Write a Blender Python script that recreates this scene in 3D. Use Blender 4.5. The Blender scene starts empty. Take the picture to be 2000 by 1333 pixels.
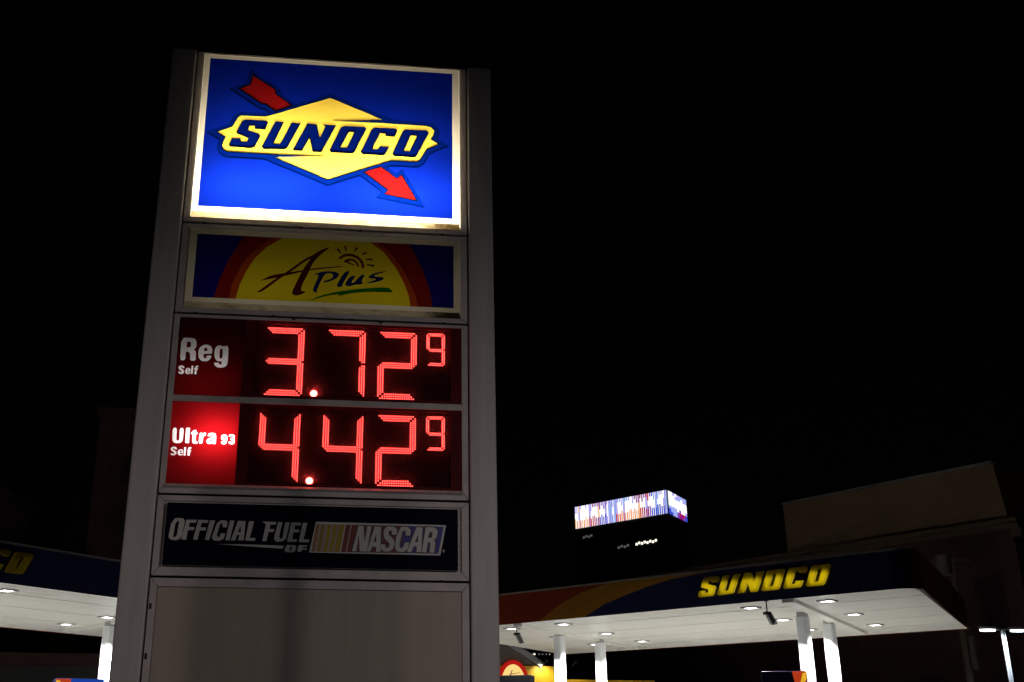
import bpy, math, random, mathutils
from mathutils import Vector, Matrix

# ---------------------------------------------------------------- camera
S = bpy.context.scene
cd = bpy.data.cameras.new('camera'); cam = bpy.data.objects.new('camera', cd); S.collection.objects.link(cam)
cam.location = (0, 0, 1.6)
pit, rol = 0.348886306, 0.00390163998
Rm = Matrix.Rotation(math.pi/2+pit, 4, 'X') @ Matrix.Rotation(-rol*-1, 4, 'Z')
cam.rotation_euler = Rm.to_euler()
cd.sensor_width = 36; cd.lens = 2138.594/2000*36
cd.shift_x = (1000-848.856)/2000; cd.shift_y = 0.
cd.clip_start = .05; cd.clip_end = 4000
S.camera = cam
# ---------------------------------------------------------------- night sky, a trace of moonlight, exposure
w = bpy.data.worlds.new('World'); S.world = w; w.use_nodes = True
bg = w.node_tree.nodes['Background']; sky = w.node_tree.nodes.new('ShaderNodeTexSky'); sky.sky_type = 'NISHITA'; sky.sun_disc = False
sky.sun_elevation = math.radians(2); sky.sun_rotation = math.radians(200)
w.node_tree.links.new(sky.outputs[0], bg.inputs['Color']); bg.inputs['Strength'].default_value = .0002
sl = bpy.data.lights.new('moon', 'SUN'); sl.energy = .0006; sl.angle = math.radians(.5); sl.color = (.8, .88, 1.)
so = bpy.data.objects.new('moon', sl); S.collection.objects.link(so); so.rotation_euler = (math.radians(50), 0, math.radians(20))
S.view_settings.view_transform = 'Standard'; S.view_settings.look = 'None'; S.view_settings.exposure = 0; S.view_settings.gamma = 1; S.view_settings.use_curve_mapping = False
S.cycles.use_denoising = True; S.cycles.max_bounces = 8; S.cycles.diffuse_bounces = 4; S.cycles.transmission_bounces = 6; S.cycles.sample_clamp_indirect = 4
# lamp strengths (watts)
TUBE = [18.5, 1.9, .0, .26, .50, 2.9]
CANOPY_E = (1400., 1700.)
LETTER_E = (.4, .008)
POST_E = 250.
STORE_E = 60.
STREET = [  # unseen lamps added to light the price sign and the brick building
    dict(x=6.2, y=1.0, zt=3.7, yaw=math.radians(165), lab='short unseen lamp added beside the lot at the right of the price sign', energy=180., col=(1., .93, .92), target=(.5, 6.9, 1.5), size=98, blend=1., soft=.08),
    dict(x=-7.0, y=-4.5, zt=4.2, yaw=math.radians(40), lab='added unseen lamp behind the viewer facing the left of the price sign', energy=230., col=(1., .84, .74), target=(-.9, 7., .8), size=44, blend=1., soft=.05),
    dict(x=6.5, y=-7.0, zt=4.2, yaw=math.radians(120), lab='added unseen lamp behind the viewer facing the right of the price sign', energy=395., col=(1., .86, .78), target=(-.6, 7., .8), size=40, blend=1., soft=.05),
    dict(x=33., y=40., zt=8.5, yaw=math.radians(150), lab='added unseen warm lamp beside the brick building', energy=11., col=(1., .47, .16), target=(24., 55., 9.5), size=120, blend=1., kind='POINT'),
]
# sign drawings in metres on the pylon face: (along the face, height above eye level)
TR = {
 'lo_S': [[[0.5813,4.2486],[0.7281,4.2484],[0.741,4.2328],[0.7233,4.175],[0.6499,4.1776],[0.6478,4.1996],[0.6089,4.1969],[0.6,4.1614],[0.6812,4.1362],[0.6924,4.1191],[0.6587,4.0304],[0.6375,4.0153],[0.4837,4.0163],[0.4717,4.0307],[0.4922,4.0868],[0.5536,4.0909],[0.5554,4.0616],[0.5994,4.062],[0.6097,4.0957],[0.5247,4.1282],[0.5195,4.1406],[0.5536,4.2301]]],
 'li_S': [[[0.5822,4.2447],[0.7267,4.2445],[0.7372,4.2318],[0.721,4.1789],[0.6529,4.1814],[0.6507,4.2036],[0.6063,4.2006],[0.5958,4.1588],[0.6792,4.1329],[0.6885,4.1186],[0.656,4.033],[0.6366,4.0191],[0.485,4.0201],[0.4756,4.0314],[0.4944,4.0831],[0.5505,4.0869],[0.5524,4.0577],[0.6018,4.0582],[0.614,4.0981],[0.5271,4.1313],[0.5231,4.1406],[0.5562,4.2274]]],
 'lo_U': [[[0.7951,4.2479],[0.8555,4.2458],[0.7894,4.0619],[0.8381,4.0625],[0.9137,4.2457],[0.9788,4.244],[0.8905,4.0355],[0.8735,4.0217],[0.7213,4.0142],[0.708,4.0311]]],
 'li_U': [[[0.7972,4.2439],[0.8506,4.2421],[0.7844,4.058],[0.8403,4.0588],[0.9158,4.2418],[0.9735,4.2403],[0.8879,4.038],[0.8723,4.0254],[0.7227,4.0181],[0.7119,4.0318]]],
 'lo_N': [[[1.028,4.2474],[1.0956,4.2427],[1.12,4.1376],[1.1267,4.138],[1.1591,4.2305],[1.1406,4.2437],[1.2366,4.2436],[1.1383,4.0136],[1.0736,4.0145],[1.0513,4.1201],[1.0447,4.1197],[0.9979,4.0166],[0.93,4.0162]]],
 'li_N': [[[1.03,4.2434],[1.093,4.239],[1.1174,4.1336],[1.129,4.1343],[1.1633,4.2321],[1.1456,4.2421],[1.2312,4.2397],[1.1362,4.0174],[1.0763,4.0182],[1.054,4.1242],[1.0426,4.1234],[0.9959,4.0204],[0.9353,4.0201]]],
 'lo_O': [[[1.2977,4.2441],[1.4471,4.2461],[1.4603,4.2277],[1.3763,4.0291],[1.3609,4.0189],[1.2087,4.0182],[1.1962,4.0326],[1.2734,4.2279]],[[1.3331,4.1968],[1.3738,4.1959],[1.3237,4.0624],[1.2743,4.0623]]],
 'li_O': [[[1.2986,4.2403],[1.4455,4.2421],[1.4563,4.2271],[1.3737,4.0318],[1.36,4.0227],[1.2102,4.022],[1.2002,4.0335],[1.276,4.2252]],[[1.331,4.2007],[1.3788,4.1997],[1.3259,4.0586],[1.2689,4.0584]]],
 'lo_C': [[[1.5198,4.2448],[1.6746,4.2475],[1.6895,4.2303],[1.6689,4.178],[1.6052,4.1805],[1.6026,4.1995],[1.5617,4.1998],[1.5059,4.0631],[1.5488,4.0619],[1.5639,4.0926],[1.6318,4.0909],[1.6036,4.0286],[1.588,4.0184],[1.4395,4.0169],[1.4255,4.0349],[1.4998,4.2278]]],
 'li_C': [[[1.5209,4.2409],[1.6731,4.2436],[1.6854,4.2294],[1.6668,4.182],[1.6082,4.1843],[1.6055,4.2034],[1.5596,4.2037],[1.5007,4.0595],[1.5506,4.0579],[1.5658,4.0887],[1.6264,4.0872],[1.6011,4.0313],[1.5872,4.0222],[1.4411,4.0207],[1.4295,4.0357],[1.5025,4.2254]]],
 'lo_O2': [[[1.75,4.2449],[1.9057,4.2476],[1.9219,4.2252],[1.8367,4.0335],[1.8187,4.0169],[1.6715,4.0166],[1.6546,4.0319],[1.7297,4.2278]],[[1.7894,4.1981],[1.8351,4.196],[1.7841,4.0634],[1.7374,4.0639]]],
 'li_O2': [[[1.7511,4.241],[1.904,4.2437],[1.9179,4.2245],[1.834,4.0358],[1.8176,4.0208],[1.6728,4.0205],[1.6587,4.0332],[1.7324,4.2254]],[[1.7873,4.2021],[1.8402,4.1996],[1.7863,4.0595],[1.7323,4.0601]]],
 'yellow': [[[0.3856,4.1341],[0.4859,4.1818],[0.5269,4.267],[0.5461,4.2786],[0.724,4.2833],[1.1882,4.4746],[1.5795,4.315],[1.2087,4.2811],[1.607,4.2873],[1.9048,4.285],[1.9422,4.2751],[1.9647,4.2483],[1.9608,4.2237],[1.9377,4.1742],[1.9924,4.1397],[1.906,4.0937],[1.8641,4.0071],[1.8371,3.9849],[1.6473,3.9829],[1.1923,3.7971],[0.8086,3.9513],[1.1558,3.9826],[0.8159,3.9799],[0.4641,3.9807],[0.4369,3.9956],[0.4241,4.0225],[0.429,4.0456],[0.4474,4.0975]]],
 'ybl': [[[0.3742,4.1347],[0.4825,4.1862],[0.5233,4.2712],[0.5448,4.2842],[0.7231,4.2889],[1.1883,4.4807],[1.5852,4.3141],[1.2096,4.2811],[1.6072,4.2929],[1.9056,4.2907],[1.9449,4.2803],[1.9701,4.2504],[1.9656,4.2221],[1.9443,4.1766],[2.0033,4.1394],[1.9095,4.0894],[1.8678,4.0034],[1.8385,3.9794],[1.648,3.9774],[1.1923,3.7913],[0.803,3.9521],[1.1548,3.9825],[0.8159,3.9745],[0.4631,3.9753],[0.4335,3.9914],[0.419,4.0218],[0.4245,4.0474],[0.4414,4.095]]],
 'border': [[[0.3144,4.1315],[0.4649,4.2033],[0.5051,4.287],[0.5384,4.3073],[0.7186,4.3121],[1.189,4.5063],[1.59,4.3427],[1.6645,4.3191],[1.9103,4.3143],[1.9595,4.3013],[1.9984,4.2549],[1.9908,4.207],[1.9795,4.183],[2.061,4.1314],[1.9279,4.0607],[1.8876,3.9777],[1.8462,3.9438],[1.6518,3.9418],[1.1923,3.7547],[0.77,3.9232],[0.7356,3.939],[0.4584,3.9402],[0.416,3.9633],[0.3927,4.0122],[0.4009,4.0506],[0.4096,4.0753]]],
 'bedge': [[[0.297,4.1311],[0.4598,4.2088],[0.4998,4.2922],[0.5365,4.3146],[0.7173,4.3194],[1.1892,4.5144],[1.5925,4.3498],[1.666,4.3266],[1.9116,4.3217],[1.9637,4.3079],[2.0067,4.2567],[1.9981,4.2033],[1.9897,4.1854],[2.0778,4.1296],[1.9332,4.053],[1.8934,3.9708],[1.8484,3.934],[1.6529,3.9321],[1.1923,3.7447],[0.7676,3.9141],[0.7343,3.9294],[0.4569,3.9307],[0.4109,3.9557],[0.385,4.0099],[0.3941,4.0522],[0.4004,4.0701]]],
 'arrow1': [[[0.6112,4.6258],[0.7677,4.5233],[0.7845,4.506],[0.7789,4.4825],[0.9041,4.3911],[0.7905,4.3393],[0.7174,4.3947],[0.6884,4.3927],[0.52,4.5078],[0.5963,4.5451]]],
 'arrow1_bl': [[[0.6078,4.6346],[0.7706,4.528],[0.79,4.508],[0.7846,4.4851],[0.9149,4.3899],[0.7899,4.333],[0.7161,4.389],[0.6872,4.3869],[0.5091,4.5086],[0.5921,4.5492]]],
 'arrow1_bo': [[[0.5899,4.6705],[0.7828,4.544],[0.8152,4.5106],[0.8105,4.491],[0.9655,4.3776],[0.7857,4.2959],[0.7084,4.3545],[0.6801,4.3525],[0.4551,4.5062],[0.5702,4.5626]]],
 'arrow1_be': [[[0.5853,4.6814],[0.7868,4.5492],[0.8229,4.5119],[0.8185,4.4932],[0.9805,4.3747],[0.785,4.2859],[0.7067,4.3453],[0.6786,4.3433],[0.4401,4.5061],[0.5644,4.567]]],
 'arrow2': [[[1.4537,3.8735],[1.5749,3.9216],[1.6932,3.8314],[1.7257,3.8636],[1.8356,3.6667],[1.609,3.7062],[1.6322,3.7375]]],
 'arrow2_bl': [[[1.443,3.875],[1.5758,3.9277],[1.693,3.8383],[1.7269,3.872],[1.8447,3.66],[1.6,3.7023],[1.6251,3.7362]]],
 'arrow2_bo': [[[1.3894,3.8758],[1.5781,3.9508],[1.69,3.8653],[1.7309,3.9061],[1.8871,3.6213],[1.5545,3.6771],[1.5891,3.7239]]],
 'arrow2_be': [[[1.3746,3.8767],[1.5793,3.9579],[1.6897,3.8737],[1.7326,3.9164],[1.8997,3.6108],[1.542,3.6705],[1.5793,3.7209]]],
 'R_logo_blue': [0.2883,3.5356,2.1008,4.7596],
 'R_logo_white': [0.2477,3.4935,2.1484,4.7898],
 'R_logo_rim': [0.2381,3.4665,2.1596,4.8177],
 'R_ap_print': [0.3009,2.847,2.1097,3.3255],
 'R_ap_white': [0.2531,2.8128,2.1501,3.3627],
 'R_ap_rim': [0.2477,2.7767,2.1617,3.3762],
 'R_price_open': [0.2294,1.5501,2.166,2.7054],
 'R_reg': [0.2247,2.1692,0.6746,2.7025],
 'R_ultra': [0.2272,1.549,0.6751,2.1036],
 'R_bar': [0.2226,2.106,2.1664,2.1504],
 'R_nas': [0.2576,1.0237,2.1326,1.4199],
 'R_nas_open': [0.2363,1.0164,2.1613,1.4379],
 'R_blank': [0.2353,0.3282,2.1619,0.8944],
 'ap_a': [[[1.2216,3.2616],[1.1731,3.2182],[1.1477,3.1907],[1.12,3.1514],[1.1052,3.1224],[1.0884,3.0745],[1.0755,3.0421],[1.0538,2.9925],[1.0448,2.966],[1.0393,2.9361],[1.0454,2.9259],[1.0692,2.9252],[1.0717,2.9204],[1.0553,2.9067],[1.041,2.8992],[1.0142,2.8906],[0.9996,2.8905],[0.9822,2.8989],[0.9783,2.9097],[0.984,2.934],[0.997,2.9699],[1.0306,3.0535],[1.0493,3.0944],[1.0716,3.1332],[1.0887,3.1611],[1.1178,3.2062],[1.1376,3.2275],[1.1679,3.2462],[1.19,3.2572],[1.2259,3.2713]]],
 'ap_a_leg': [[[1.1199,3.2101],[1.0629,3.1749],[1.0241,3.1458],[0.965,3.0939],[0.9267,3.062],[0.8712,3.0181],[0.8343,2.9878],[0.7795,2.9407],[0.7554,2.9198],[0.7377,2.9042],[0.7402,2.9007],[0.7652,2.9056],[0.7949,2.9267],[0.8593,2.9853],[0.8983,3.0182],[0.9508,3.0582],[0.9858,3.0874],[1.0383,3.1352],[1.0727,3.1609],[1.123,3.19],[1.1397,3.2042],[1.1392,3.2174]]],
 'ap_a_bar': [[[0.764,2.9944],[0.8081,3.0234],[0.8429,3.0378],[0.9034,3.0521],[0.9505,3.0632],[1.0316,3.0823],[1.0711,3.0915],[1.1084,3.1002],[1.1618,3.109],[1.2851,3.1266],[1.3252,3.1308],[1.3219,3.1257],[1.2808,3.1176],[1.1611,3.0983],[1.1089,3.089],[1.0716,3.0803],[1.0344,3.0697],[0.9604,3.0465],[0.9224,3.0344],[0.8823,3.0212],[0.8544,3.0136],[0.8109,3.004],[0.787,2.9976],[0.7587,2.988]]],
 'ap_p': [[[1.1285,3.0572],[1.1706,3.0762],[1.2006,3.0833],[1.2486,3.0858],[1.2722,3.0832],[1.2949,3.0731],[1.2999,3.0633],[1.2919,3.0442],[1.2803,3.0324],[1.2534,3.0161],[1.2331,3.0076],[1.1992,2.9984],[1.189,2.9979],[1.1921,3.0055],[1.2044,3.0124],[1.2382,3.0253],[1.2516,3.0347],[1.2579,3.05],[1.2576,3.0581],[1.2504,3.0671],[1.2389,3.0696],[1.2115,3.0683],[1.1949,3.0518],[1.1728,3.004],[1.1624,2.978],[1.1534,2.9478],[1.1497,2.9328],[1.1476,2.9179],[1.1419,2.9164],[1.1272,2.9268],[1.1222,2.934],[1.1217,2.9451],[1.1298,2.9702],[1.1545,3.0348],[1.1531,3.0553],[1.1241,3.052]]],
 'ap_l': [[[1.3444,3.0871],[1.3683,3.0966],[1.3725,3.0906],[1.3613,3.0629],[1.3511,3.0409],[1.3316,3.0025],[1.3247,2.986],[1.3234,2.9747],[1.3167,2.9704],[1.2979,2.9688],[1.2902,2.9709],[1.2858,2.9788],[1.2899,2.993],[1.3066,3.0274],[1.317,3.0479],[1.3316,3.075]]],
 'ap_u': [[[1.3834,3.054],[1.409,3.0617],[1.411,3.0524],[1.3914,3.0169],[1.3888,3.0053],[1.4009,3.0059],[1.4137,3.0178],[1.4403,3.0529],[1.4561,3.0664],[1.4767,3.072],[1.478,3.0633],[1.4616,3.0317],[1.4596,3.0182],[1.4702,3.0094],[1.4681,3.0036],[1.4511,2.9953],[1.4397,2.9929],[1.4224,2.9939],[1.4087,2.9907],[1.385,2.9802],[1.3719,2.9777],[1.3564,2.9807],[1.3494,2.9847],[1.3439,2.9938],[1.3487,3.0077],[1.3683,3.0405]]],
 'ap_s': [[[1.6216,3.0994],[1.5614,3.0768],[1.5437,3.0675],[1.5507,3.0622],[1.5635,3.0603],[1.5946,3.06],[1.6074,3.0575],[1.6145,3.0503],[1.6111,3.0439],[1.5941,3.0317],[1.5769,3.0244],[1.5426,3.0144],[1.5208,3.0102],[1.4898,3.0076],[1.492,3.0111],[1.5297,3.0242],[1.5468,3.0313],[1.5604,3.0395],[1.5534,3.0435],[1.5188,3.0474],[1.5071,3.0512],[1.507,3.0587],[1.5137,3.0659],[1.5341,3.0802],[1.5547,3.0887],[1.5961,3.1003],[1.6163,3.1047],[1.6354,3.1064]]],
 'ap_swoosh': [[[1.1027,2.8589],[1.1525,2.8864],[1.1915,2.9028],[1.2589,2.9245],[1.3154,2.9384],[1.4177,2.9582],[1.4896,2.9689],[1.6032,2.9812],[1.6487,2.9797],[1.6715,2.9629],[1.6774,2.9549],[1.6723,2.948],[1.6384,2.9451],[1.5419,2.9434],[1.4869,2.9399],[1.4185,2.931],[1.373,2.9214],[1.3053,2.9014],[1.2894,2.8988],[1.3095,2.9109],[1.2981,2.9122],[1.2437,2.904],[1.1976,2.891],[1.1139,2.8601]]],
 'ap_sun_out': [[[1.2977,3.1986],[1.3212,3.2188],[1.3406,3.2266],[1.3753,3.2295],[1.3974,3.2256],[1.4291,3.2109],[1.4462,3.1968],[1.4661,3.1694],[1.4729,3.152],[1.4735,3.1274],[1.4703,3.1191],[1.4599,3.1185],[1.4557,3.1253],[1.4534,3.146],[1.4478,3.1602],[1.4333,3.1822],[1.4191,3.1935],[1.391,3.2054],[1.3724,3.2082],[1.3448,3.2048],[1.3288,3.1986],[1.3085,3.1831],[1.2994,3.1807],[1.2922,3.189]]],
 'ap_sun_in': [[[1.3286,3.1698],[1.3472,3.1841],[1.3614,3.1892],[1.3857,3.1905],[1.4008,3.1856],[1.4221,3.1696],[1.4311,3.1574],[1.4369,3.1369],[1.4361,3.1299],[1.4282,3.1295],[1.4228,3.1355],[1.4147,3.1541],[1.4061,3.1633],[1.3885,3.1727],[1.3775,3.1743],[1.362,3.1697],[1.3669,3.1631],[1.3967,3.148],[1.4062,3.1413],[1.4046,3.1362],[1.3959,3.1379],[1.3714,3.148],[1.355,3.1541],[1.3306,3.1623]]],
 'ap_ray0': [[[1.3118,3.2345],[1.2839,3.2672],[1.2737,3.2549],[1.3056,3.2272]]],
 'ap_ray1': [[[1.3474,3.2465],[1.3421,3.2883],[1.3274,3.2845],[1.3385,3.2443]]],
 'ap_ray2': [[[1.4042,3.2453],[1.4289,3.2731],[1.4174,3.2836],[1.3973,3.2516]]],
 'ap_ray3': [[[1.4553,3.2213],[1.4909,3.2347],[1.4851,3.2498],[1.4518,3.2303]]],
 'ap_ray4': [[[1.4835,3.1856],[1.5327,3.1836],[1.5327,3.2001],[1.4835,3.1955]]],
 'ap_ray5': [[[1.4925,3.145],[1.5442,3.1337],[1.5467,3.15],[1.4939,3.1548]]],
 'ap_dome': [[[0.5936,2.834],[0.5961,2.8492],[0.6179,2.9576],[0.6578,3.0616],[0.7101,3.1609],[0.7872,3.2494],[0.8896,3.3205],[0.9032,3.3317],[1.5014,3.3314],[1.5161,3.3216],[1.6077,3.2539],[1.6938,3.1404],[1.7553,3.0266],[1.7924,2.9254],[1.8052,2.8392],[1.8078,2.8241]]],
 'ap_orange': [[[0.5476,2.8343],[0.5501,2.8495],[0.5612,2.9421],[0.6048,3.0717],[0.6627,3.1713],[0.7289,3.2398],[0.8186,3.3218],[0.8321,3.3331],[1.5555,3.333],[1.5702,3.3232],[1.6498,3.2561],[1.7358,3.1425],[1.7971,3.0287],[1.84,2.9277],[1.8587,2.8391],[1.8612,2.824]]],
 'ap_red': [[[0.4444,2.8357],[0.4468,2.8509],[0.4772,2.9887],[0.5303,3.145],[0.5875,3.2517],[0.6241,3.3217],[0.6375,3.3329],[1.773,3.3328],[1.7877,3.323],[1.837,3.2396],[1.8923,3.1179],[1.9412,2.9711],[1.9622,2.8401],[1.9646,2.825]]],
 'rg_R': [[[0.2643,2.5582],[0.3048,2.5591],[0.323,2.558],[0.3369,2.554],[0.3438,2.5485],[0.3507,2.536],[0.3534,2.5269],[0.3545,2.5123],[0.3538,2.5032],[0.3505,2.4903],[0.3468,2.4837],[0.3389,2.477],[0.3392,2.4728],[0.3481,2.4668],[0.3519,2.4612],[0.3545,2.4504],[0.3555,2.4365],[0.3562,2.4057],[0.3491,2.3954],[0.3273,2.3955],[0.3196,2.4036],[0.3185,2.428],[0.3164,2.4406],[0.3111,2.454],[0.3046,2.4586],[0.2902,2.4589],[0.2859,2.4466],[0.2872,2.4095],[0.2803,2.3969],[0.2586,2.396],[0.2512,2.4279],[0.2509,2.5253]],[[0.2934,2.532],[0.3053,2.5316],[0.3108,2.5294],[0.3156,2.5232],[0.3172,2.5169],[0.3173,2.5041],[0.3159,2.4976],[0.3113,2.491],[0.3056,2.489],[0.2929,2.4894],[0.2888,2.498],[0.2893,2.5236]]],
 'rg_e': [[[0.4095,2.5129],[0.4264,2.5136],[0.4362,2.5115],[0.4486,2.5048],[0.4546,2.4977],[0.4604,2.4833],[0.4624,2.4728],[0.4626,2.4555],[0.4511,2.4495],[0.4161,2.449],[0.4047,2.4446],[0.4057,2.4319],[0.4076,2.4253],[0.4123,2.4182],[0.4156,2.416],[0.4206,2.4162],[0.4233,2.4178],[0.4264,2.4224],[0.4275,2.4264],[0.4278,2.4337],[0.4344,2.4364],[0.4538,2.4372],[0.4591,2.4329],[0.4559,2.4191],[0.4514,2.4111],[0.4412,2.4007],[0.4334,2.3965],[0.42,2.3941],[0.411,2.3943],[0.3973,2.3974],[0.3894,2.4022],[0.3792,2.4136],[0.3747,2.4221],[0.3714,2.4365],[0.3703,2.4474],[0.3703,2.4656],[0.3722,2.4766],[0.3778,2.4914],[0.3845,2.4996],[0.399,2.5094]],[[0.4161,2.4924],[0.4231,2.49],[0.4262,2.4871],[0.4287,2.4808],[0.4295,2.4766],[0.4293,2.4702],[0.4245,2.468],[0.4105,2.4677],[0.4059,2.4706],[0.4061,2.4793],[0.4077,2.4845],[0.4123,2.491]]],
 'rg_g': [[[0.5123,2.5129],[0.5235,2.5098],[0.5288,2.5078],[0.5332,2.5053],[0.5347,2.5053],[0.5349,2.5081],[0.5417,2.5093],[0.5621,2.5102],[0.5695,2.4873],[0.5712,2.4181],[0.5707,2.3908],[0.5673,2.378],[0.5636,2.3706],[0.5558,2.3613],[0.5476,2.3569],[0.531,2.353],[0.5203,2.3525],[0.505,2.3552],[0.4965,2.3589],[0.4866,2.3676],[0.4821,2.374],[0.4785,2.3847],[0.4844,2.3883],[0.5059,2.3882],[0.5135,2.3861],[0.5148,2.3798],[0.5169,2.3769],[0.5222,2.3744],[0.5253,2.3748],[0.5292,2.3786],[0.5306,2.3838],[0.5306,2.3956],[0.5278,2.3991],[0.5194,2.3978],[0.5126,2.3982],[0.5006,2.4004],[0.4938,2.4053],[0.4853,2.4176],[0.4813,2.4277],[0.4779,2.4458],[0.477,2.4579],[0.4779,2.4761],[0.4804,2.4872],[0.487,2.5021],[0.493,2.5085],[0.5046,2.5126]],[[0.5175,2.4903],[0.5225,2.4914],[0.5258,2.4897],[0.5304,2.4835],[0.5324,2.4711],[0.5337,2.4402],[0.5329,2.4277],[0.5291,2.4212],[0.5259,2.419],[0.52,2.4187],[0.5168,2.4213],[0.5132,2.4293],[0.5121,2.4411],[0.5124,2.4685],[0.5131,2.4801],[0.5152,2.4874]]],
 'rg_S2': [[[0.2696,2.3606],[0.2782,2.3574],[0.2824,2.354],[0.2863,2.3469],[0.2874,2.3437],[0.2868,2.3409],[0.2838,2.3402],[0.2754,2.3408],[0.2716,2.3424],[0.2687,2.3468],[0.267,2.3476],[0.2646,2.3457],[0.2648,2.3437],[0.2677,2.3393],[0.2713,2.3361],[0.2792,2.331],[0.2832,2.3267],[0.2872,2.3188],[0.2873,2.3134],[0.2838,2.3052],[0.2799,2.3015],[0.2718,2.2985],[0.2663,2.2983],[0.2577,2.3006],[0.2531,2.3037],[0.2479,2.3107],[0.2484,2.3137],[0.2555,2.3157],[0.259,2.315],[0.2627,2.3107],[0.2653,2.3096],[0.2694,2.3106],[0.2704,2.3125],[0.2692,2.3169],[0.2659,2.3203],[0.257,2.3263],[0.2526,2.3306],[0.2481,2.3376],[0.2472,2.3429],[0.2486,2.352],[0.2526,2.3564],[0.2632,2.3604]]],
 'rg_e2': [[[0.3101,2.3437],[0.3185,2.3431],[0.3229,2.3406],[0.3276,2.3336],[0.3293,2.3285],[0.3294,2.3205],[0.3248,2.3176],[0.3107,2.317],[0.3066,2.3154],[0.3081,2.3109],[0.3097,2.3094],[0.3131,2.3092],[0.3149,2.3098],[0.3169,2.3121],[0.3198,2.3128],[0.3265,2.3127],[0.3279,2.3106],[0.3253,2.3046],[0.3223,2.3018],[0.3158,2.2992],[0.3111,2.299],[0.3034,2.301],[0.2993,2.3043],[0.2949,2.3122],[0.2938,2.3188],[0.295,2.3305],[0.2978,2.3363],[0.3049,2.342]],[[0.3095,2.3334],[0.3137,2.3336],[0.3156,2.3322],[0.3171,2.3278],[0.3154,2.3262],[0.3087,2.3259],[0.3068,2.3273],[0.3078,2.3319]]],
 'rg_l2': [[[0.3326,2.3599],[0.3451,2.3604],[0.3441,2.3019],[0.3316,2.3014]]],
 'rg_f2': [[[0.3785,2.3596],[0.3782,2.3533],[0.3764,2.3508],[0.3715,2.3497],[0.3696,2.3481],[0.3691,2.3445],[0.3706,2.3432],[0.3756,2.3429],[0.3773,2.3408],[0.3772,2.3351],[0.3756,2.3331],[0.3707,2.3329],[0.369,2.3263],[0.3689,2.3069],[0.3662,2.3006],[0.3585,2.3008],[0.3561,2.3072],[0.3569,2.326],[0.356,2.3324],[0.3526,2.3326],[0.3515,2.3347],[0.3515,2.3406],[0.3527,2.3427],[0.356,2.3428],[0.3573,2.3452],[0.358,2.3525],[0.3595,2.3561],[0.3634,2.3599],[0.3675,2.3613],[0.3759,2.3616]]],
 'ul_U': [[[0.2508,1.9256],[0.2657,1.9255],[0.2715,1.9104],[0.2733,1.8613],[0.2759,1.8428],[0.2826,1.8383],[0.2869,1.8384],[0.2919,1.8433],[0.2928,1.8616],[0.2914,1.9102],[0.2963,1.9249],[0.3116,1.9245],[0.3169,1.9093],[0.3164,1.8603],[0.3146,1.8406],[0.3098,1.8302],[0.3033,1.8252],[0.2878,1.8205],[0.2779,1.8202],[0.2632,1.8239],[0.2564,1.8284],[0.25,1.8384],[0.2473,1.8586],[0.246,1.9099]]],
 'ul_l': [[[0.3313,1.9273],[0.3567,1.9269],[0.3577,1.8235],[0.3324,1.8245]]],
 'ul_t': [[[0.3862,1.9134],[0.3963,1.9138],[0.399,1.9113],[0.399,1.9006],[0.4018,1.8955],[0.408,1.8949],[0.409,1.8937],[0.4088,1.8888],[0.4075,1.8874],[0.401,1.8868],[0.399,1.876],[0.3996,1.8477],[0.4028,1.8367],[0.4107,1.8353],[0.4125,1.8328],[0.4124,1.8249],[0.4085,1.8223],[0.3943,1.8215],[0.3873,1.8232],[0.3802,1.8289],[0.3774,1.8408],[0.3764,1.8728],[0.3737,1.8852],[0.3672,1.8858],[0.3664,1.8868],[0.3673,1.8921],[0.3706,1.8978],[0.3799,1.9096]]],
 'ul_r': [[[0.4246,1.8951],[0.4343,1.8954],[0.4376,1.8945],[0.4396,1.8902],[0.4438,1.8908],[0.4495,1.8958],[0.4536,1.897],[0.4607,1.8966],[0.4625,1.8935],[0.4619,1.882],[0.4591,1.8775],[0.4494,1.8739],[0.4457,1.8618],[0.4449,1.8323],[0.4399,1.8235],[0.4256,1.8233],[0.4208,1.8367],[0.4211,1.8813]]],
 'ul_a': [[[0.5026,1.8971],[0.5158,1.896],[0.5216,1.8934],[0.5269,1.8864],[0.529,1.876],[0.53,1.8512],[0.5302,1.8387],[0.5296,1.8269],[0.5263,1.8235],[0.5153,1.8232],[0.5119,1.8242],[0.5102,1.8294],[0.5054,1.8288],[0.498,1.823],[0.4926,1.8217],[0.4827,1.8228],[0.4779,1.8257],[0.4725,1.8335],[0.4711,1.8392],[0.4725,1.8495],[0.4763,1.8547],[0.4875,1.8612],[0.4939,1.8645],[0.5022,1.868],[0.5053,1.8716],[0.5039,1.8777],[0.5013,1.8801],[0.4965,1.88],[0.494,1.8783],[0.4929,1.8756],[0.4893,1.875],[0.4774,1.8761],[0.4754,1.8788],[0.4787,1.8886],[0.4832,1.8929],[0.4945,1.8963]],[[0.5037,1.8534],[0.506,1.8446],[0.5055,1.8395],[0.5013,1.8336],[0.4972,1.833],[0.4928,1.8381],[0.4919,1.8422],[0.4931,1.8484],[0.4949,1.8519],[0.4999,1.8565]]],
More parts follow.
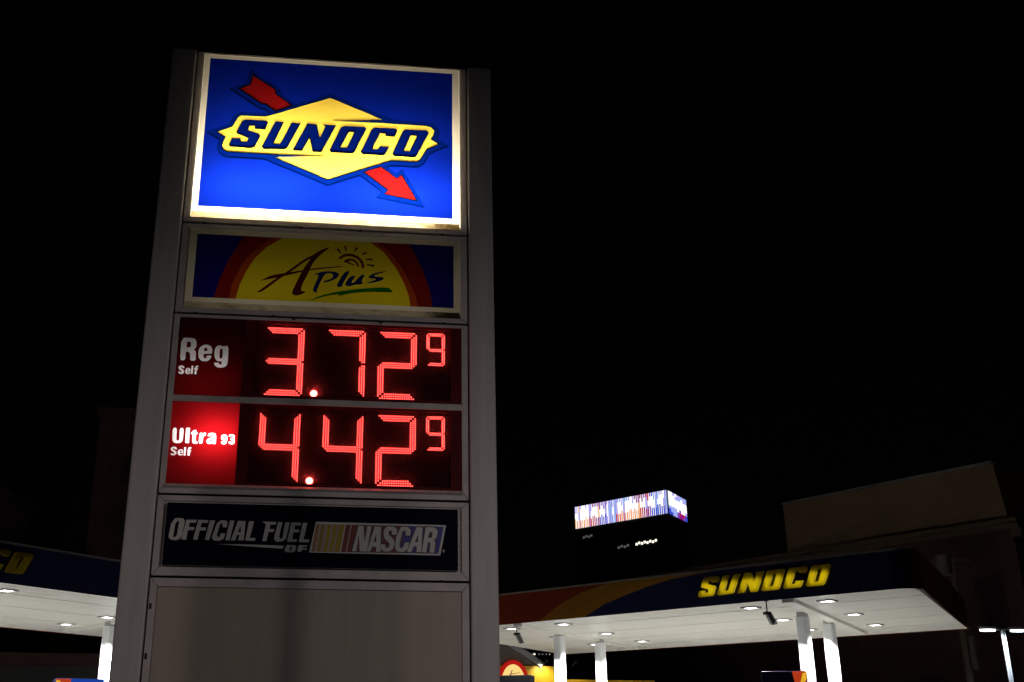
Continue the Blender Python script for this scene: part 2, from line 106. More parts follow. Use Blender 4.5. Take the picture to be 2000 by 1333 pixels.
 'ul_9': [[[0.5821,1.8905],[0.5913,1.8893],[0.5959,1.8865],[0.6013,1.8786],[0.6033,1.8701],[0.6038,1.8516],[0.6025,1.8417],[0.5983,1.8303],[0.5939,1.8257],[0.5842,1.8225],[0.5784,1.8228],[0.5697,1.8269],[0.5663,1.8306],[0.5643,1.8378],[0.5661,1.8399],[0.5759,1.8409],[0.5794,1.8402],[0.5824,1.8355],[0.5859,1.8378],[0.589,1.8464],[0.5858,1.8502],[0.5771,1.8499],[0.5726,1.8518],[0.5659,1.8581],[0.5637,1.8639],[0.5636,1.8757],[0.5666,1.8816],[0.5761,1.8886]],[[0.5836,1.8797],[0.5884,1.8731],[0.5893,1.8686],[0.588,1.861],[0.5846,1.8586],[0.5794,1.8631],[0.5784,1.8679],[0.5798,1.877]]],
 'ul_3': [[[0.6297,1.8921],[0.6399,1.8909],[0.645,1.8885],[0.6506,1.8822],[0.6517,1.8776],[0.6497,1.8683],[0.6499,1.862],[0.6527,1.8542],[0.6536,1.8483],[0.6536,1.8378],[0.651,1.8324],[0.643,1.8255],[0.6372,1.8237],[0.6272,1.8248],[0.6218,1.8273],[0.615,1.8337],[0.6132,1.8368],[0.6135,1.84],[0.6158,1.8411],[0.625,1.8414],[0.6286,1.8407],[0.6325,1.837],[0.6355,1.8393],[0.6368,1.847],[0.6342,1.8511],[0.6272,1.854],[0.6256,1.8566],[0.6258,1.8635],[0.6273,1.8661],[0.6332,1.8687],[0.6354,1.8724],[0.634,1.8789],[0.6319,1.8818],[0.6274,1.8816],[0.6252,1.8795],[0.6241,1.876],[0.6218,1.8754],[0.6138,1.8766],[0.6125,1.8785],[0.6146,1.8861],[0.6173,1.8893],[0.6241,1.8917]]],
 'ul_S2': [[[0.2676,1.7968],[0.2759,1.7949],[0.2795,1.7918],[0.2831,1.7831],[0.284,1.7798],[0.2838,1.779],[0.2814,1.7787],[0.2713,1.7799],[0.2677,1.7815],[0.2652,1.7859],[0.2624,1.7878],[0.2577,1.7864],[0.2575,1.7827],[0.2606,1.7766],[0.2653,1.7728],[0.2754,1.7676],[0.2795,1.7643],[0.2826,1.7588],[0.2829,1.7549],[0.2808,1.7478],[0.2771,1.7437],[0.2677,1.7383],[0.2615,1.7374],[0.2515,1.74],[0.2474,1.7428],[0.2445,1.7483],[0.2457,1.7501],[0.2542,1.7525],[0.2575,1.7522],[0.2606,1.7486],[0.2638,1.7475],[0.2678,1.7499],[0.2684,1.7532],[0.2661,1.7586],[0.2617,1.7625],[0.2516,1.7684],[0.2474,1.7721],[0.2443,1.7775],[0.2439,1.7814],[0.246,1.7885],[0.2501,1.792],[0.2611,1.7961]]],
 'ul_e2': [[[0.3087,1.7805],[0.317,1.7801],[0.3204,1.7779],[0.3236,1.7709],[0.3247,1.7659],[0.3247,1.7584],[0.3217,1.7562],[0.3101,1.7559],[0.3049,1.7537],[0.3077,1.7479],[0.3101,1.746],[0.3141,1.7461],[0.3161,1.7475],[0.3166,1.7496],[0.3185,1.7501],[0.3257,1.7503],[0.3265,1.7496],[0.3252,1.7449],[0.3219,1.7422],[0.3123,1.7389],[0.3066,1.7387],[0.2989,1.7414],[0.2951,1.7447],[0.2911,1.7524],[0.2903,1.7588],[0.2922,1.7706],[0.2952,1.7755],[0.3032,1.7794]],[[0.3075,1.7742],[0.3124,1.7743],[0.3147,1.7713],[0.3162,1.7645],[0.3138,1.7612],[0.3067,1.761],[0.3041,1.7644],[0.3054,1.7713]]],
 'ul_l2': [[[0.3295,1.7955],[0.3423,1.7949],[0.3421,1.7389],[0.3293,1.7396]]],
 'ul_f2': [[[0.3748,1.7951],[0.3745,1.789],[0.3733,1.7872],[0.3683,1.7863],[0.3656,1.7843],[0.365,1.7793],[0.3686,1.7773],[0.375,1.7767],[0.3756,1.7759],[0.3739,1.7707],[0.373,1.7692],[0.3703,1.7688],[0.3694,1.7613],[0.3693,1.7438],[0.3663,1.7391],[0.357,1.7396],[0.3542,1.7443],[0.3547,1.7613],[0.3538,1.7688],[0.3508,1.769],[0.3505,1.7697],[0.3506,1.7749],[0.351,1.7758],[0.3537,1.7763],[0.3552,1.7802],[0.3557,1.7885],[0.3571,1.792],[0.3607,1.7955],[0.3646,1.7967],[0.373,1.7966]]],
 'na_O': [[[0.3162,1.3203],[0.3644,1.3205],[0.3778,1.3036],[0.3683,1.2128],[0.3581,1.1907],[0.3328,1.1789],[0.299,1.1821],[0.2823,1.1987],[0.2928,1.2844]],[[0.3343,1.305],[0.3419,1.3003],[0.3348,1.2121],[0.3217,1.1972],[0.3117,1.2018],[0.3192,1.285]]],
 'na_F': [[[0.3868,1.3112],[0.4519,1.3118],[0.4485,1.293],[0.4076,1.292],[0.4049,1.265],[0.4411,1.2643],[0.4386,1.2462],[0.4017,1.2453],[0.3945,1.1842],[0.3647,1.186]]],
 'na_F1': [[[0.4615,1.312],[0.5244,1.312],[0.5218,1.2938],[0.4823,1.2928],[0.4786,1.2642],[0.5144,1.2641],[0.5124,1.2454],[0.4753,1.2446],[0.4654,1.1848],[0.4375,1.1861]]],
 'na_I': [[[0.5341,1.3108],[0.5671,1.3106],[0.5385,1.1849],[0.512,1.1858]]],
 'na_C': [[[0.6018,1.3124],[0.6309,1.3131],[0.6462,1.3026],[0.6437,1.2681],[0.617,1.2684],[0.6154,1.292],[0.6009,1.2917],[0.5843,1.2177],[0.59,1.2056],[0.6018,1.2083],[0.6099,1.2305],[0.6366,1.2296],[0.6293,1.1942],[0.6013,1.1814],[0.5675,1.1831],[0.5541,1.2023],[0.5791,1.2912]]],
 'na_I1': [[[0.661,1.3129],[0.6892,1.3125],[0.6661,1.1853],[0.6395,1.1867]]],
 'na_A': [[[0.7112,1.3116],[0.7599,1.3113],[0.7555,1.1873],[0.7192,1.1874],[0.7267,1.2209],[0.7098,1.2205],[0.7023,1.1861],[0.6743,1.1865]],[[0.7302,1.2799],[0.7351,1.2407],[0.7158,1.2403]]],
 'na_L': [[[0.7818,1.3108],[0.8135,1.3106],[0.7931,1.2052],[0.8296,1.2036],[0.8258,1.1864],[0.7652,1.1865]]],
 'na_F2': [[[0.8648,1.3103],[0.9567,1.311],[0.9538,1.2926],[0.9172,1.2903],[0.9138,1.2645],[0.9455,1.2642],[0.9416,1.2454],[0.9085,1.2447],[0.8986,1.1855],[0.8729,1.1859],[0.8902,1.2936]]],
 'na_U': [[[0.9676,1.3103],[0.9946,1.3094],[0.9773,1.2167],[0.9878,1.2022],[0.9997,1.2074],[1.0118,1.3089],[1.0412,1.3096],[1.0219,1.2029],[0.9984,1.1853],[0.9595,1.1844],[0.945,1.2012]]],
 'na_E': [[[1.051,1.3098],[1.1139,1.3098],[1.1108,1.2913],[1.0764,1.2905],[1.0727,1.2657],[1.1046,1.265],[1.102,1.2466],[1.0687,1.2458],[1.062,1.2028],[1.0928,1.2021],[1.0902,1.1848],[1.0302,1.1845]]],
 'na_L1': [[[1.1247,1.31],[1.1533,1.3097],[1.1344,1.203],[1.1712,1.2013],[1.167,1.184],[1.1034,1.1851]]],
 'na_swoosh': [[[0.5931,1.1608],[0.786,1.1625],[1.0095,1.1595],[1.0056,1.1399]]],
 'na_O1': [[[1.0287,1.1649],[1.0823,1.165],[1.0901,1.1554],[1.0842,1.126],[1.0699,1.1183],[1.0236,1.1198],[1.0157,1.1318]],[[1.0534,1.1571],[1.0633,1.1558],[1.0573,1.1278],[1.0461,1.1276]]],
 'na_F3': [[[1.1043,1.1655],[1.1581,1.1642],[1.1561,1.1544],[1.1317,1.1538],[1.1296,1.1465],[1.1589,1.1446],[1.1578,1.1373],[1.1276,1.1366],[1.1209,1.1228],[1.0964,1.1238]]],
 'nb_frame': [[[1.2082,1.3177],[2.0547,1.3152],[2.0172,1.1175],[1.1732,1.1197]]],
 'nb_st0_tan': [[[1.2112,1.3028],[1.2325,1.3029],[1.2072,1.1254],[1.1862,1.1253]]],
 'nb_st1_pale': [[[1.2325,1.3029],[1.2463,1.3029],[1.2209,1.1255],[1.2072,1.1254]]],
 'nb_st2_gold': [[[1.2463,1.3029],[1.268,1.3029],[1.2424,1.1256],[1.2209,1.1255]]],
 'nb_st3_pale': [[[1.268,1.3029],[1.2868,1.303],[1.261,1.1257],[1.2424,1.1256]]],
 'nb_st4_yel': [[[1.2868,1.303],[1.31,1.303],[1.284,1.1258],[1.261,1.1257]]],
 'nb_st5_pale': [[[1.31,1.303],[1.3249,1.3031],[1.2987,1.1258],[1.284,1.1258]]],
 'nb_st6_yel': [[[1.3249,1.3031],[1.3481,1.3031],[1.3217,1.1259],[1.2987,1.1258]]],
 'nb_st7_pale': [[[1.3481,1.3031],[1.36,1.3031],[1.3335,1.126],[1.3217,1.1259]]],
 'nb_st8_yel': [[[1.36,1.3031],[1.3947,1.3032],[1.3679,1.1262],[1.3335,1.126]]],
 'nb_st9_red': [[[1.4026,1.3032],[1.4314,1.3033],[1.4042,1.1263],[1.3757,1.1262]]],
 'nb_st10_pale': [[[1.4314,1.3033],[1.4413,1.3033],[1.414,1.1264],[1.4042,1.1263]]],
 'nb_st11_red': [[[1.4413,1.3033],[1.7855,1.3041],[1.755,1.128],[1.414,1.1264]]],
 'nb_st12_blue': [[[1.7855,1.3041],[2.038,1.3047],[2.0052,1.1292],[1.755,1.128]]],
 'nb_N': [[[1.4836,1.2993],[1.516,1.2975],[1.5262,1.191],[1.5409,1.2956],[1.5683,1.2963],[1.54,1.1322],[1.4956,1.1338],[1.4878,1.2397],[1.4734,1.1333],[1.4463,1.1327]]],
 'nb_A': [[[1.5882,1.2957],[1.6296,1.2952],[1.6299,1.1341],[1.6003,1.1335],[1.6011,1.164],[1.5763,1.165],[1.5622,1.1327],[1.5424,1.1347]],[[1.5993,1.2472],[1.6018,1.1976],[1.583,1.1972]]],
 'nb_S': [[[1.6705,1.2986],[1.7155,1.2972],[1.7358,1.2802],[1.7313,1.2452],[1.7014,1.2455],[1.702,1.2694],[1.6835,1.2715],[1.6789,1.249],[1.7169,1.2101],[1.7198,1.1854],[1.708,1.1505],[1.6834,1.1352],[1.6487,1.137],[1.631,1.1538],[1.6329,1.181],[1.6577,1.1815],[1.6631,1.1594],[1.6829,1.1623],[1.6875,1.1847],[1.652,1.2235],[1.6464,1.2532],[1.6533,1.2833]]],
 'nb_C': [[[1.7605,1.2983],[1.8056,1.2978],[1.8249,1.2772],[1.8188,1.2422],[1.7913,1.2425],[1.7909,1.2715],[1.7709,1.271],[1.7497,1.186],[1.755,1.1614],[1.7724,1.1618],[1.7869,1.1967],[1.8143,1.1973],[1.8049,1.1526],[1.7777,1.1347],[1.738,1.1364],[1.7217,1.1607],[1.7291,1.2302]]],
 'nb_A1': [[[1.8608,1.2981],[1.901,1.2965],[1.8922,1.1371],[1.8623,1.1365],[1.8645,1.1736],[1.8445,1.1732],[1.8275,1.1358],[1.8001,1.1352]],[[1.8723,1.2533],[1.8707,1.201],[1.8517,1.2006]]],
 'nb_R': [[[1.9221,1.2995],[1.979,1.2983],[2.0008,1.2788],[1.9928,1.2336],[1.9743,1.2147],[1.9844,1.201],[1.9771,1.134],[1.9471,1.1358],[1.9528,1.1954],[1.9368,1.205],[1.9247,1.1353],[1.8957,1.1362]],[[1.9464,1.27],[1.9666,1.268],[1.9617,1.2304],[1.9366,1.2308]]],
 'nb_reg_mark': [[[2.0321,1.1549],[2.0447,1.1576],[2.0472,1.1404],[2.0347,1.1352]]],
 'nc_N': [[[1.4785,1.306],[1.5219,1.3037],[1.5263,1.1953],[1.5353,1.302],[1.576,1.3029],[1.5454,1.1257],[1.4896,1.1276],[1.4876,1.2359],[1.479,1.127],[1.4383,1.1262]]],
 'nc_A': [[[1.5834,1.3023],[1.6361,1.3016],[1.6364,1.1279],[1.5937,1.127],[1.5945,1.1579],[1.5805,1.1584],[1.5662,1.1259],[1.5342,1.1292]]],
 'nc_S': [[[1.6681,1.3052],[1.718,1.3036],[1.7427,1.2829],[1.737,1.2386],[1.6947,1.2391],[1.6953,1.2636],[1.6886,1.2644],[1.6859,1.2511],[1.7231,1.213],[1.7264,1.1847],[1.7133,1.1463],[1.6851,1.1287],[1.646,1.1307],[1.6244,1.1513],[1.6269,1.1873],[1.6628,1.1881],[1.668,1.1666],[1.6775,1.168],[1.6805,1.1827],[1.646,1.2205],[1.6398,1.2533],[1.6474,1.2867]]],
 'nc_C': [[[1.7564,1.3048],[1.8085,1.3043],[1.8319,1.2794],[1.8242,1.2356],[1.7849,1.2362],[1.7845,1.2648],[1.776,1.2646],[1.7563,1.1859],[1.7602,1.1679],[1.768,1.1681],[1.7825,1.2031],[1.8223,1.2039],[1.8107,1.1487],[1.7795,1.1283],[1.7344,1.1301],[1.715,1.159],[1.7227,1.2319]]],
 'nc_A1': [[[1.8564,1.3048],[1.9079,1.3028],[1.8984,1.1308],[1.8555,1.1299],[1.8576,1.167],[1.8487,1.1669],[1.8317,1.1295],[1.7908,1.1286]]],
 'nc_R': [[[1.9166,1.3062],[1.9817,1.3048],[2.0078,1.2813],[1.9989,1.2306],[1.9828,1.2142],[1.9912,1.2029],[1.9829,1.1272],[1.9401,1.1298],[1.946,1.1919],[1.9415,1.1945],[1.9301,1.1287],[1.8882,1.13]]],
}
# ---------------------------------------------------------------- helpers
def srgb(r, g, b):
    f = lambda c: (c/255/12.92 if c/255 <= .04045 else ((c/255+.055)/1.055)**2.4)
    return (f(r), f(g), f(b))

class NT:
    def __init__(s, name):
        s.m = bpy.data.materials.new(name); s.m.use_nodes = True
        s.t = s.m.node_tree; s.t.nodes.clear(); s.out = s.n('ShaderNodeOutputMaterial')
    def n(s, kind, **kw):
        nd = s.t.nodes.new(kind)
        for k, v in kw.items():
            if k in nd.inputs: nd.inputs[k].default_value = v
            else: setattr(nd, k, v)
        return nd
    def l(s, a, b): s.t.links.new(a, b)

def wear(nt, col, var, scale, streak=False):
    """a base colour broken up by soft noise: grime and uneven paint"""
    tc = nt.n('ShaderNodeTexCoord')
    no = nt.n('ShaderNodeTexNoise', Scale=scale, Detail=6.0, Roughness=.65)
    if streak:
        mp = nt.n('ShaderNodeMapping'); mp.inputs['Scale'].default_value = (14, 14, .9); nt.l(tc.outputs['Object'], mp.inputs['Vector']); nt.l(mp.outputs[0], no.inputs['Vector'])
    else: nt.l(tc.outputs['Object'], no.inputs['Vector'])
    mr = nt.n('ShaderNodeMapRange'); mr.inputs['From Min'].default_value = .3; mr.inputs['From Max'].default_value = .7
    nt.l(no.outputs['Fac'], mr.inputs['Value'])
    mx = nt.n('ShaderNodeMix', data_type='RGBA')
    mx.inputs['A'].default_value = (*[c*(1-var) for c in col], 1); mx.inputs['B'].default_value = (*[min(1, c*(1+var*.5)) for c in col], 1)
    nt.l(mr.outputs['Result'], mx.inputs['Factor'])
    return mx.outputs['Result'], no.outputs['Fac']

def mat(name, col, rough=.5, metal=0., var=.12, scale=3., bump=0., spec=.5, streak=False):
    nt = NT(name)
    p = nt.n('ShaderNodeBsdfPrincipled', Roughness=rough, Metallic=metal)
    p.inputs['Specular IOR Level'].default_value = spec
    c, fac = wear(nt, col, var, scale, streak)
    nt.l(c, p.inputs['Base Color'])
    if bump:
        b = nt.n('ShaderNodeBump', Strength=bump, Distance=.02); nt.l(fac, b.inputs['Height']); nt.l(b.outputs['Normal'], p.inputs['Normal'])
    nt.l(p.outputs['BSDF'], nt.out.inputs['Surface'])
    return nt.m

def glow(name, col, strength):
    nt = NT(name); e = nt.n('ShaderNodeEmission', Strength=strength); e.inputs['Color'].default_value = (*col, 1)
    nt.l(e.outputs[0], nt.out.inputs['Surface']); return nt.m

def acrylic(name, col, front=.5, dirt=0., mixf=.8, gloss=.03):
    """sign acrylic: lets the lamps of its cabinet through and reflects a little"""
    nt = NT(name)
    tr = nt.n('ShaderNodeBsdfTranslucent'); df = nt.n('ShaderNodeBsdfDiffuse'); gl = nt.n('ShaderNodeBsdfGlossy', Roughness=.25)
    if dirt:
        tc = nt.n('ShaderNodeTexCoord'); mp = nt.n('ShaderNodeMapping'); mp.inputs['Scale'].default_value = (5, 4, 16)
        no = nt.n('ShaderNodeTexNoise', Scale=1.6, Detail=8.0, Roughness=.7)
        nt.l(tc.outputs['Object'], mp.inputs['Vector']); nt.l(mp.outputs[0], no.inputs['Vector'])
        sx = nt.n('ShaderNodeSeparateXYZ'); nt.l(tc.outputs['Object'], sx.inputs[0])
        far = nt.n('ShaderNodeMapRange'); far.inputs['From Min'].default_value = 1.9; far.inputs['From Max'].default_value = 2.02; far.inputs['To Max'].default_value = .34
        nt.l(sx.outputs['X'], far.inputs['Value'])
        ad = nt.n('ShaderNodeMath', operation='ADD'); nt.l(no.outputs['Fac'], ad.inputs[0]); nt.l(far.outputs[0], ad.inputs[1])
        mr = nt.n('ShaderNodeMapRange'); mr.inputs['From Min'].default_value = .55-.1*dirt; mr.inputs['From Max'].default_value = .82
        nt.l(ad.outputs[0], mr.inputs['Value'])
        mx = nt.n('ShaderNodeMix', data_type='RGBA'); mx.inputs['A'].default_value = (*col, 1); mx.inputs['B'].default_value = (.045, .03, .01, 1)
        nt.l(mr.outputs[0], mx.inputs['Factor'])
        nt.l(mx.outputs['Result'], tr.inputs['Color']); nt.l(mx.outputs['Result'], df.inputs['Color'])
    else:
        tr.inputs['Color'].default_value = (*col, 1); df.inputs['Color'].default_value = (*[c*front for c in col], 1)
    m1 = nt.n('ShaderNodeMixShader', Fac=mixf); nt.l(df.outputs[0], m1.inputs[1]); nt.l(tr.outputs[0], m1.inputs[2])
    m2 = nt.n('ShaderNodeMixShader', Fac=gloss); nt.l(m1.outputs[0], m2.inputs[1]); nt.l(gl.outputs[0], m2.inputs[2])
    nt.l(m2.outputs[0], nt.out.inputs['Surface']); return nt.m

COL = bpy.context.scene.collection
class MB:
    """collects shapes and links them as ONE mesh object"""
    def __init__(s): s.v = []; s.f = []; s.mi = []
    def add(s, vs, fs, mi=0):
        o = len(s.v); s.v += [tuple(v) for v in vs]; s.f += [tuple(i+o for i in f) for f in fs]; s.mi += [mi]*len(fs); return s
    def box(s, x0, y0, z0, x1, y1, z1, mi=0):
        vs = [(x, y, z) for z in (z0, z1) for y in (y0, y1) for x in (x0, x1)]
        return s.add(vs, [(0, 2, 3, 1), (4, 5, 7, 6), (0, 1, 5, 4), (2, 6, 7, 3), (0, 4, 6, 2), (1, 3, 7, 5)], mi)
    def prism(s, ring, z0, z1, mi=0):
        n = len(ring); vs = [(x, y, z0) for x, y in ring]+[(x, y, z1) for x, y in ring]
        return s.add(vs, [tuple(range(n-1, -1, -1)), tuple(range(n, 2*n))]+[(i, (i+1) % n, n+(i+1) % n, n+i) for i in range(n)], mi)
    def bar(s, a, b, w, h, up=(0, 0, 1), mi=0):
        a, b = Vector(a), Vector(b); d = (b-a).normalized(); u = Vector(up); x = d.cross(u).normalized(); u = x.cross(d)
        vs = [p+x*sx*w/2+u*su*h/2 for p in (a, b) for sx, su in ((-1, -1), (1, -1), (1, 1), (-1, 1))]
        return s.add(vs, [(3, 2, 1, 0), (4, 5, 6, 7), (0, 1, 5, 4), (1, 2, 6, 5), (2, 3, 7, 6), (3, 0, 4, 7)], mi)
    def tube(s, a, b, r0, r1=None, n=16, mi=0):
        a, b = Vector(a), Vector(b); r1 = r0 if r1 is None else r1; d = (b-a).normalized()
        x = d.orthogonal().normalized(); y = d.cross(x)
        vs = [a+(x*math.cos(t)+y*math.sin(t))*r0 for t in [2*math.pi*i/n for i in range(n)]]+[b+(x*math.cos(t)+y*math.sin(t))*r1 for t in [2*math.pi*i/n for i in range(n)]]
        return s.add(vs, [tuple(range(n-1, -1, -1)), tuple(range(n, 2*n))]+[(i, (i+1) % n, n+(i+1) % n, n+i) for i in range(n)], mi)
    def build(s, name, mats, parent=None, loc=None, bevel=0, smooth=False):
        me = bpy.data.meshes.new(name); me.from_pydata(s.v, [], s.f); me.validate()
        for m in (mats if isinstance(mats, (list, tuple)) else [mats]): me.materials.append(m)
        if len(me.polygons) == len(s.mi): me.polygons.foreach_set('material_index', s.mi)
        if smooth: me.polygons.foreach_set('use_smooth', [True]*len(me.polygons))
        me.update()
        return link(name, me, parent, loc, bevel)
def link(name, me, parent=None, loc=None, bevel=0):
    o = bpy.data.objects.new(name, me); COL.objects.link(o)
    if parent: o.parent = parent
    if loc: o.location = loc
    if bevel:
        b = o.modifiers.new('bevel', 'BEVEL'); b.width = bevel; b.segments = 2; b.limit_method = 'ANGLE'
    return o
def tag(o, label=None, cat=None, group=None, kind=None):
    for k, v in (('label', label), ('category', cat), ('group', group), ('kind', kind)):
        if v: o[k] = v
    return o
def empty(name, loc, rz=0.):
    o = bpy.data.objects.new(name, None); COL.objects.link(o); o.location = loc; o.rotation_euler = (0, 0, rz); o.empty_display_size = .3; return o
def copy_tree(o, parent=None):
    c = o.copy(); COL.objects.link(c)
    if parent: c.parent = parent
    for ch in list(o.children): copy_tree(ch, c)
    return c
def lamp(name, kind, parent, loc, energy, col, rot=(0, 0, 0), **kw):
    d = bpy.data.lights.new(name, kind); d.energy = energy; d.color = col
    for k, v in kw.items(): setattr(d, k, v)
    o = bpy.data.objects.new(name, d); COL.objects.link(o); o.parent = parent; o.location = loc; o.rotation_euler = rot; return o
def aim(o, v):
    o.rotation_euler = Vector(v).to_track_quat('-Z', 'Y').to_euler()

def inside(p, rings):
    x, y = p; c = False
    for r in rings:
        j = len(r)-1
        for i in range(len(r)):
            xi, yi = r[i]; xj, yj = r[j]
            if (yi > y) != (yj > y) and x < (xj-xi)*(y-yi)/(yj-yi)+xi: c = not c
            j = i
    return c
def mosaic(parent, rect, layers, put):
    """a printed sign face cut along its drawing: every colour field becomes its own sheet,
    standing proud by its relief. layers: (name, rings, material, relief, holder); the first fills rect.
    put(s, z, relief) turns sheet coordinates into parent coordinates"""
    x0, z0, x1, z1 = rect
    rings_all = [[(x0, z0), (x1, z0), (x1, z1), (x0, z1)]]
    for L in layers[1:]:
        for r in L[1]:
            r2 = []
            for p in clip(r, rect):
                if not r2 or math.dist(p, r2[-1]) > 2e-4: r2.append(p)
            if len(r2) > 2: rings_all.append(r2)
    vs = []; es = []
    for r in rings_all:
        o = len(vs); vs += [Vector(p) for p in r]; es += [(o+i, o+(i+1) % len(r)) for i in range(len(r))]
    V, E, F = mathutils.geometry.delaunay_2d_cdt(vs, es, [], 0, 1e-5)[:3]
    boxes = []
    for L in layers:
        if L[1]:
            xs = [p[0] for r in L[1] for p in r]; ys = [p[1] for r in L[1] for p in r]; boxes.append((min(xs), min(ys), max(xs), max(ys)))
        else: boxes.append(None)
    groups = {}
    for f in F:
        c = (V[f[0]]+V[f[1]]+V[f[2]])/3
        if not (x0 < c.x < x1 and z0 < c.y < z1): continue
        top = 0
        for k in range(len(layers)-1, 0, -1):
            b = boxes[k]
            if b[0] <= c.x <= b[2] and b[1] <= c.y <= b[3] and inside((c.x, c.y), layers[k][1]): top = k; break
        groups.setdefault(top, []).append(f)
    objs = {}
    for k in sorted(groups):
        name, rings, m, relief, holder = layers[k]
        par = list(range(len(V)))                  # pieces that do not touch become objects of their own
        def root_of(i):
            while par[i] != i: par[i] = par[par[i]]; i = par[i]
            return i
        for f in groups[k]:
            for i in f[1:]: par[root_of(i)] = root_of(f[0])
        isl = {}
        for f in groups[k]: isl.setdefault(root_of(f[0]), []).append(f)
        for fs in sorted(isl.values(), key=len, reverse=True):
            ar = sum(abs((V[f[1]]-V[f[0]]).cross(V[f[2]]-V[f[0]]))/2 for f in fs)
            if ar < 2e-6: continue
            idx = {}; vv = []; ff = []; cnt = {}
            def gi(i, h):
                if (i, h) not in idx: idx[(i, h)] = len(vv); vv.append(put(V[i].x, V[i].y, relief if h else 0))
                return idx[(i, h)]
            for f in fs:
                ff.append(tuple(gi(i, 1) for i in f))
                for a, b in ((f[0], f[1]), (f[1], f[2]), (f[2], f[0])): cnt[tuple(sorted((a, b)))] = cnt.get(tuple(sorted((a, b))), 0)+1
            if relief:
                for (a, b), n in cnt.items():
                    if n == 1: ff.append((gi(a, 1), gi(b, 1), gi(b, 0), gi(a, 0)))
            me = bpy.data.meshes.new(name); me.from_pydata(vv, [], ff); me.materials.append(m); me.update()
            o = link(name, me, objs.get(holder, parent) if holder is not None else parent)
            objs.setdefault(k, o)
    return objs
def clip(ring, rect):
    x0, z0, x1, z1 = rect
    for ax, lim, sg in ((0, x0, 1), (0, x1, -1), (1, z0, 1), (1, z1, -1)):
        out = []
        for i in range(len(ring)):
            a, b = ring[i-1], ring[i]; da, db = (a[ax]-lim)*sg, (b[ax]-lim)*sg
            if (da >= 0) != (db >= 0):
                t = da/(da-db); out.append((a[0]+(b[0]-a[0])*t, a[1]+(b[1]-a[1])*t))
            if db >= 0: out.append(tuple(b))
        ring = out
        if not ring: return []
    return ring
def grow(r, rect=None): return [tuple(p) for p in r]

# ---------------------------------------------------------------- materials
M = {}
M['asphalt'] = mat('asphalt', (.045, .045, .048), .85, var=.35, scale=1.5, bump=.4)
M['concrete'] = mat('concrete', (.42, .41, .38), .8, var=.2, scale=.6, bump=.2)
M['clad'] = mat('cladding_paint', (.52, .50, .505), .45, var=.16, scale=1., streak=True)
M['frame'] = mat('frame_aluminium', (.53, .49, .505), .42, var=.22, scale=6.)
M['gap'] = mat('gap_shadow', (.015, .012, .012), .9)
M['inner'] = mat('cabinet_lining', (.40, .40, .39), .7, var=.02)
M['blank'] = mat('beige_panel', (.40, .35, .305), .5, var=.10, scale=.8, streak=True)
M['steel'] = mat('galvanised_steel', (.45, .46, .47), .4, .6, var=.2, scale=8.)
M['black'] = mat('black_plastic', (.012, .011, .012), .45)
M['unlitblack'] = mat('unlit_black', (.0018, .0018, .0022), .9, spec=.02)  # for the unlit pump topper: its shade is put into the colour
M['board'] = mat('led_board', (.028, .0012, .002), .7, var=.2, scale=20., spec=.05)
M['maroon'] = mat('maroon_face', (.09, .004, .007), .5, var=.05, spec=.1)

M['ac_blue'] = acrylic('acrylic_blue', (.0016, .0125, .27), .15)
M['ac_bluebord'] = acrylic('acrylic_blue_border', (.0003, .009, .14), .15)
M['ac_blueedge'] = acrylic('acrylic_dark_edge', (.0, .005, .075), .3)
M['ac_line'] = acrylic('acrylic_black_line', (.002, .004, .01), .5)
M['ac_navy'] = acrylic('acrylic_navy', (.0004, .006, .105), .3)
M['ac_yellow'] = acrylic('acrylic_yellow', (.95, .70, .085), .3)
M['ac_red'] = acrylic('acrylic_red', (.21, .0045, .005), .3)
M['ac_white'] = acrylic('acrylic_white', (.93, .87, .72), .5)
M['ac_dirty'] = acrylic('acrylic_dirty_rim', (.55, .46, .27), .5, dirt=1.8)
M['ac_dirty2'] = acrylic('acrylic_soiled_rim', (.60, .55, .40), .5, dirt=.75)
M['ap_yellow'] = acrylic('print_yellow', (.80, .66, .012), .32)
M['ap_orange'] = acrylic('print_orange', (.42, .06, .006), .32)
M['ap_red'] = acrylic('print_red', (.22, .010, .005), .32)
M['ap_blue'] = acrylic('print_blue', (.006, .006, .20), .32)
M['ap_navy'] = acrylic('print_navy', (.005, .010, .09), .32)
M['ap_maroon'] = acrylic('print_maroon', (.075, .004, .010), .5)
M['ap_brown'] = acrylic('print_brown', (.12, .03, .008), .5)
M['ap_green'] = acrylic('print_green', (.008, .13, .012), .5)
M['rg_red'] = acrylic('price_red_dim', (.07, .0009, .0015), .35, mixf=.85); M['rg_red_lit'] = acrylic('price_red_lit', (.17, .0022, .0036), .3, mixf=.85)  # lighter copy of the red: the Ultra plate's stronger backlight put into colour
M['rg_white'] = acrylic('price_white', (.95, .93, .92), .6)
M['na_navy'] = mat('navy_print', (.0022, .0035, .014), .6, var=.05, spec=.04)
M['na_white'] = mat('white_print', (.52, .52, .53), .5, var=.08)
M['na_red'] = mat('red_print', (.16, .012, .012), .4)
M['na_blue'] = mat('blue_print', (.015, .015, .26), .4)
M['na_tan'] = mat('tan_print', (.30, .16, .07), .4)
M['na_gold'] = mat('gold_print', (.26, .17, .03), .4)
M['na_yel'] = mat('yellow_print', (.33, .24, .01), .4)
M['na_pale'] = mat('pale_print', (.38, .27, .25), .4)
M['na_black'] = mat('black_print', (.01, .004, .008), .4)
M['led'] = glow('led_red', (1., .054, .046), 8.)
M['led_hot'] = glow('led_white_red', (1., .06, .05), 22.)
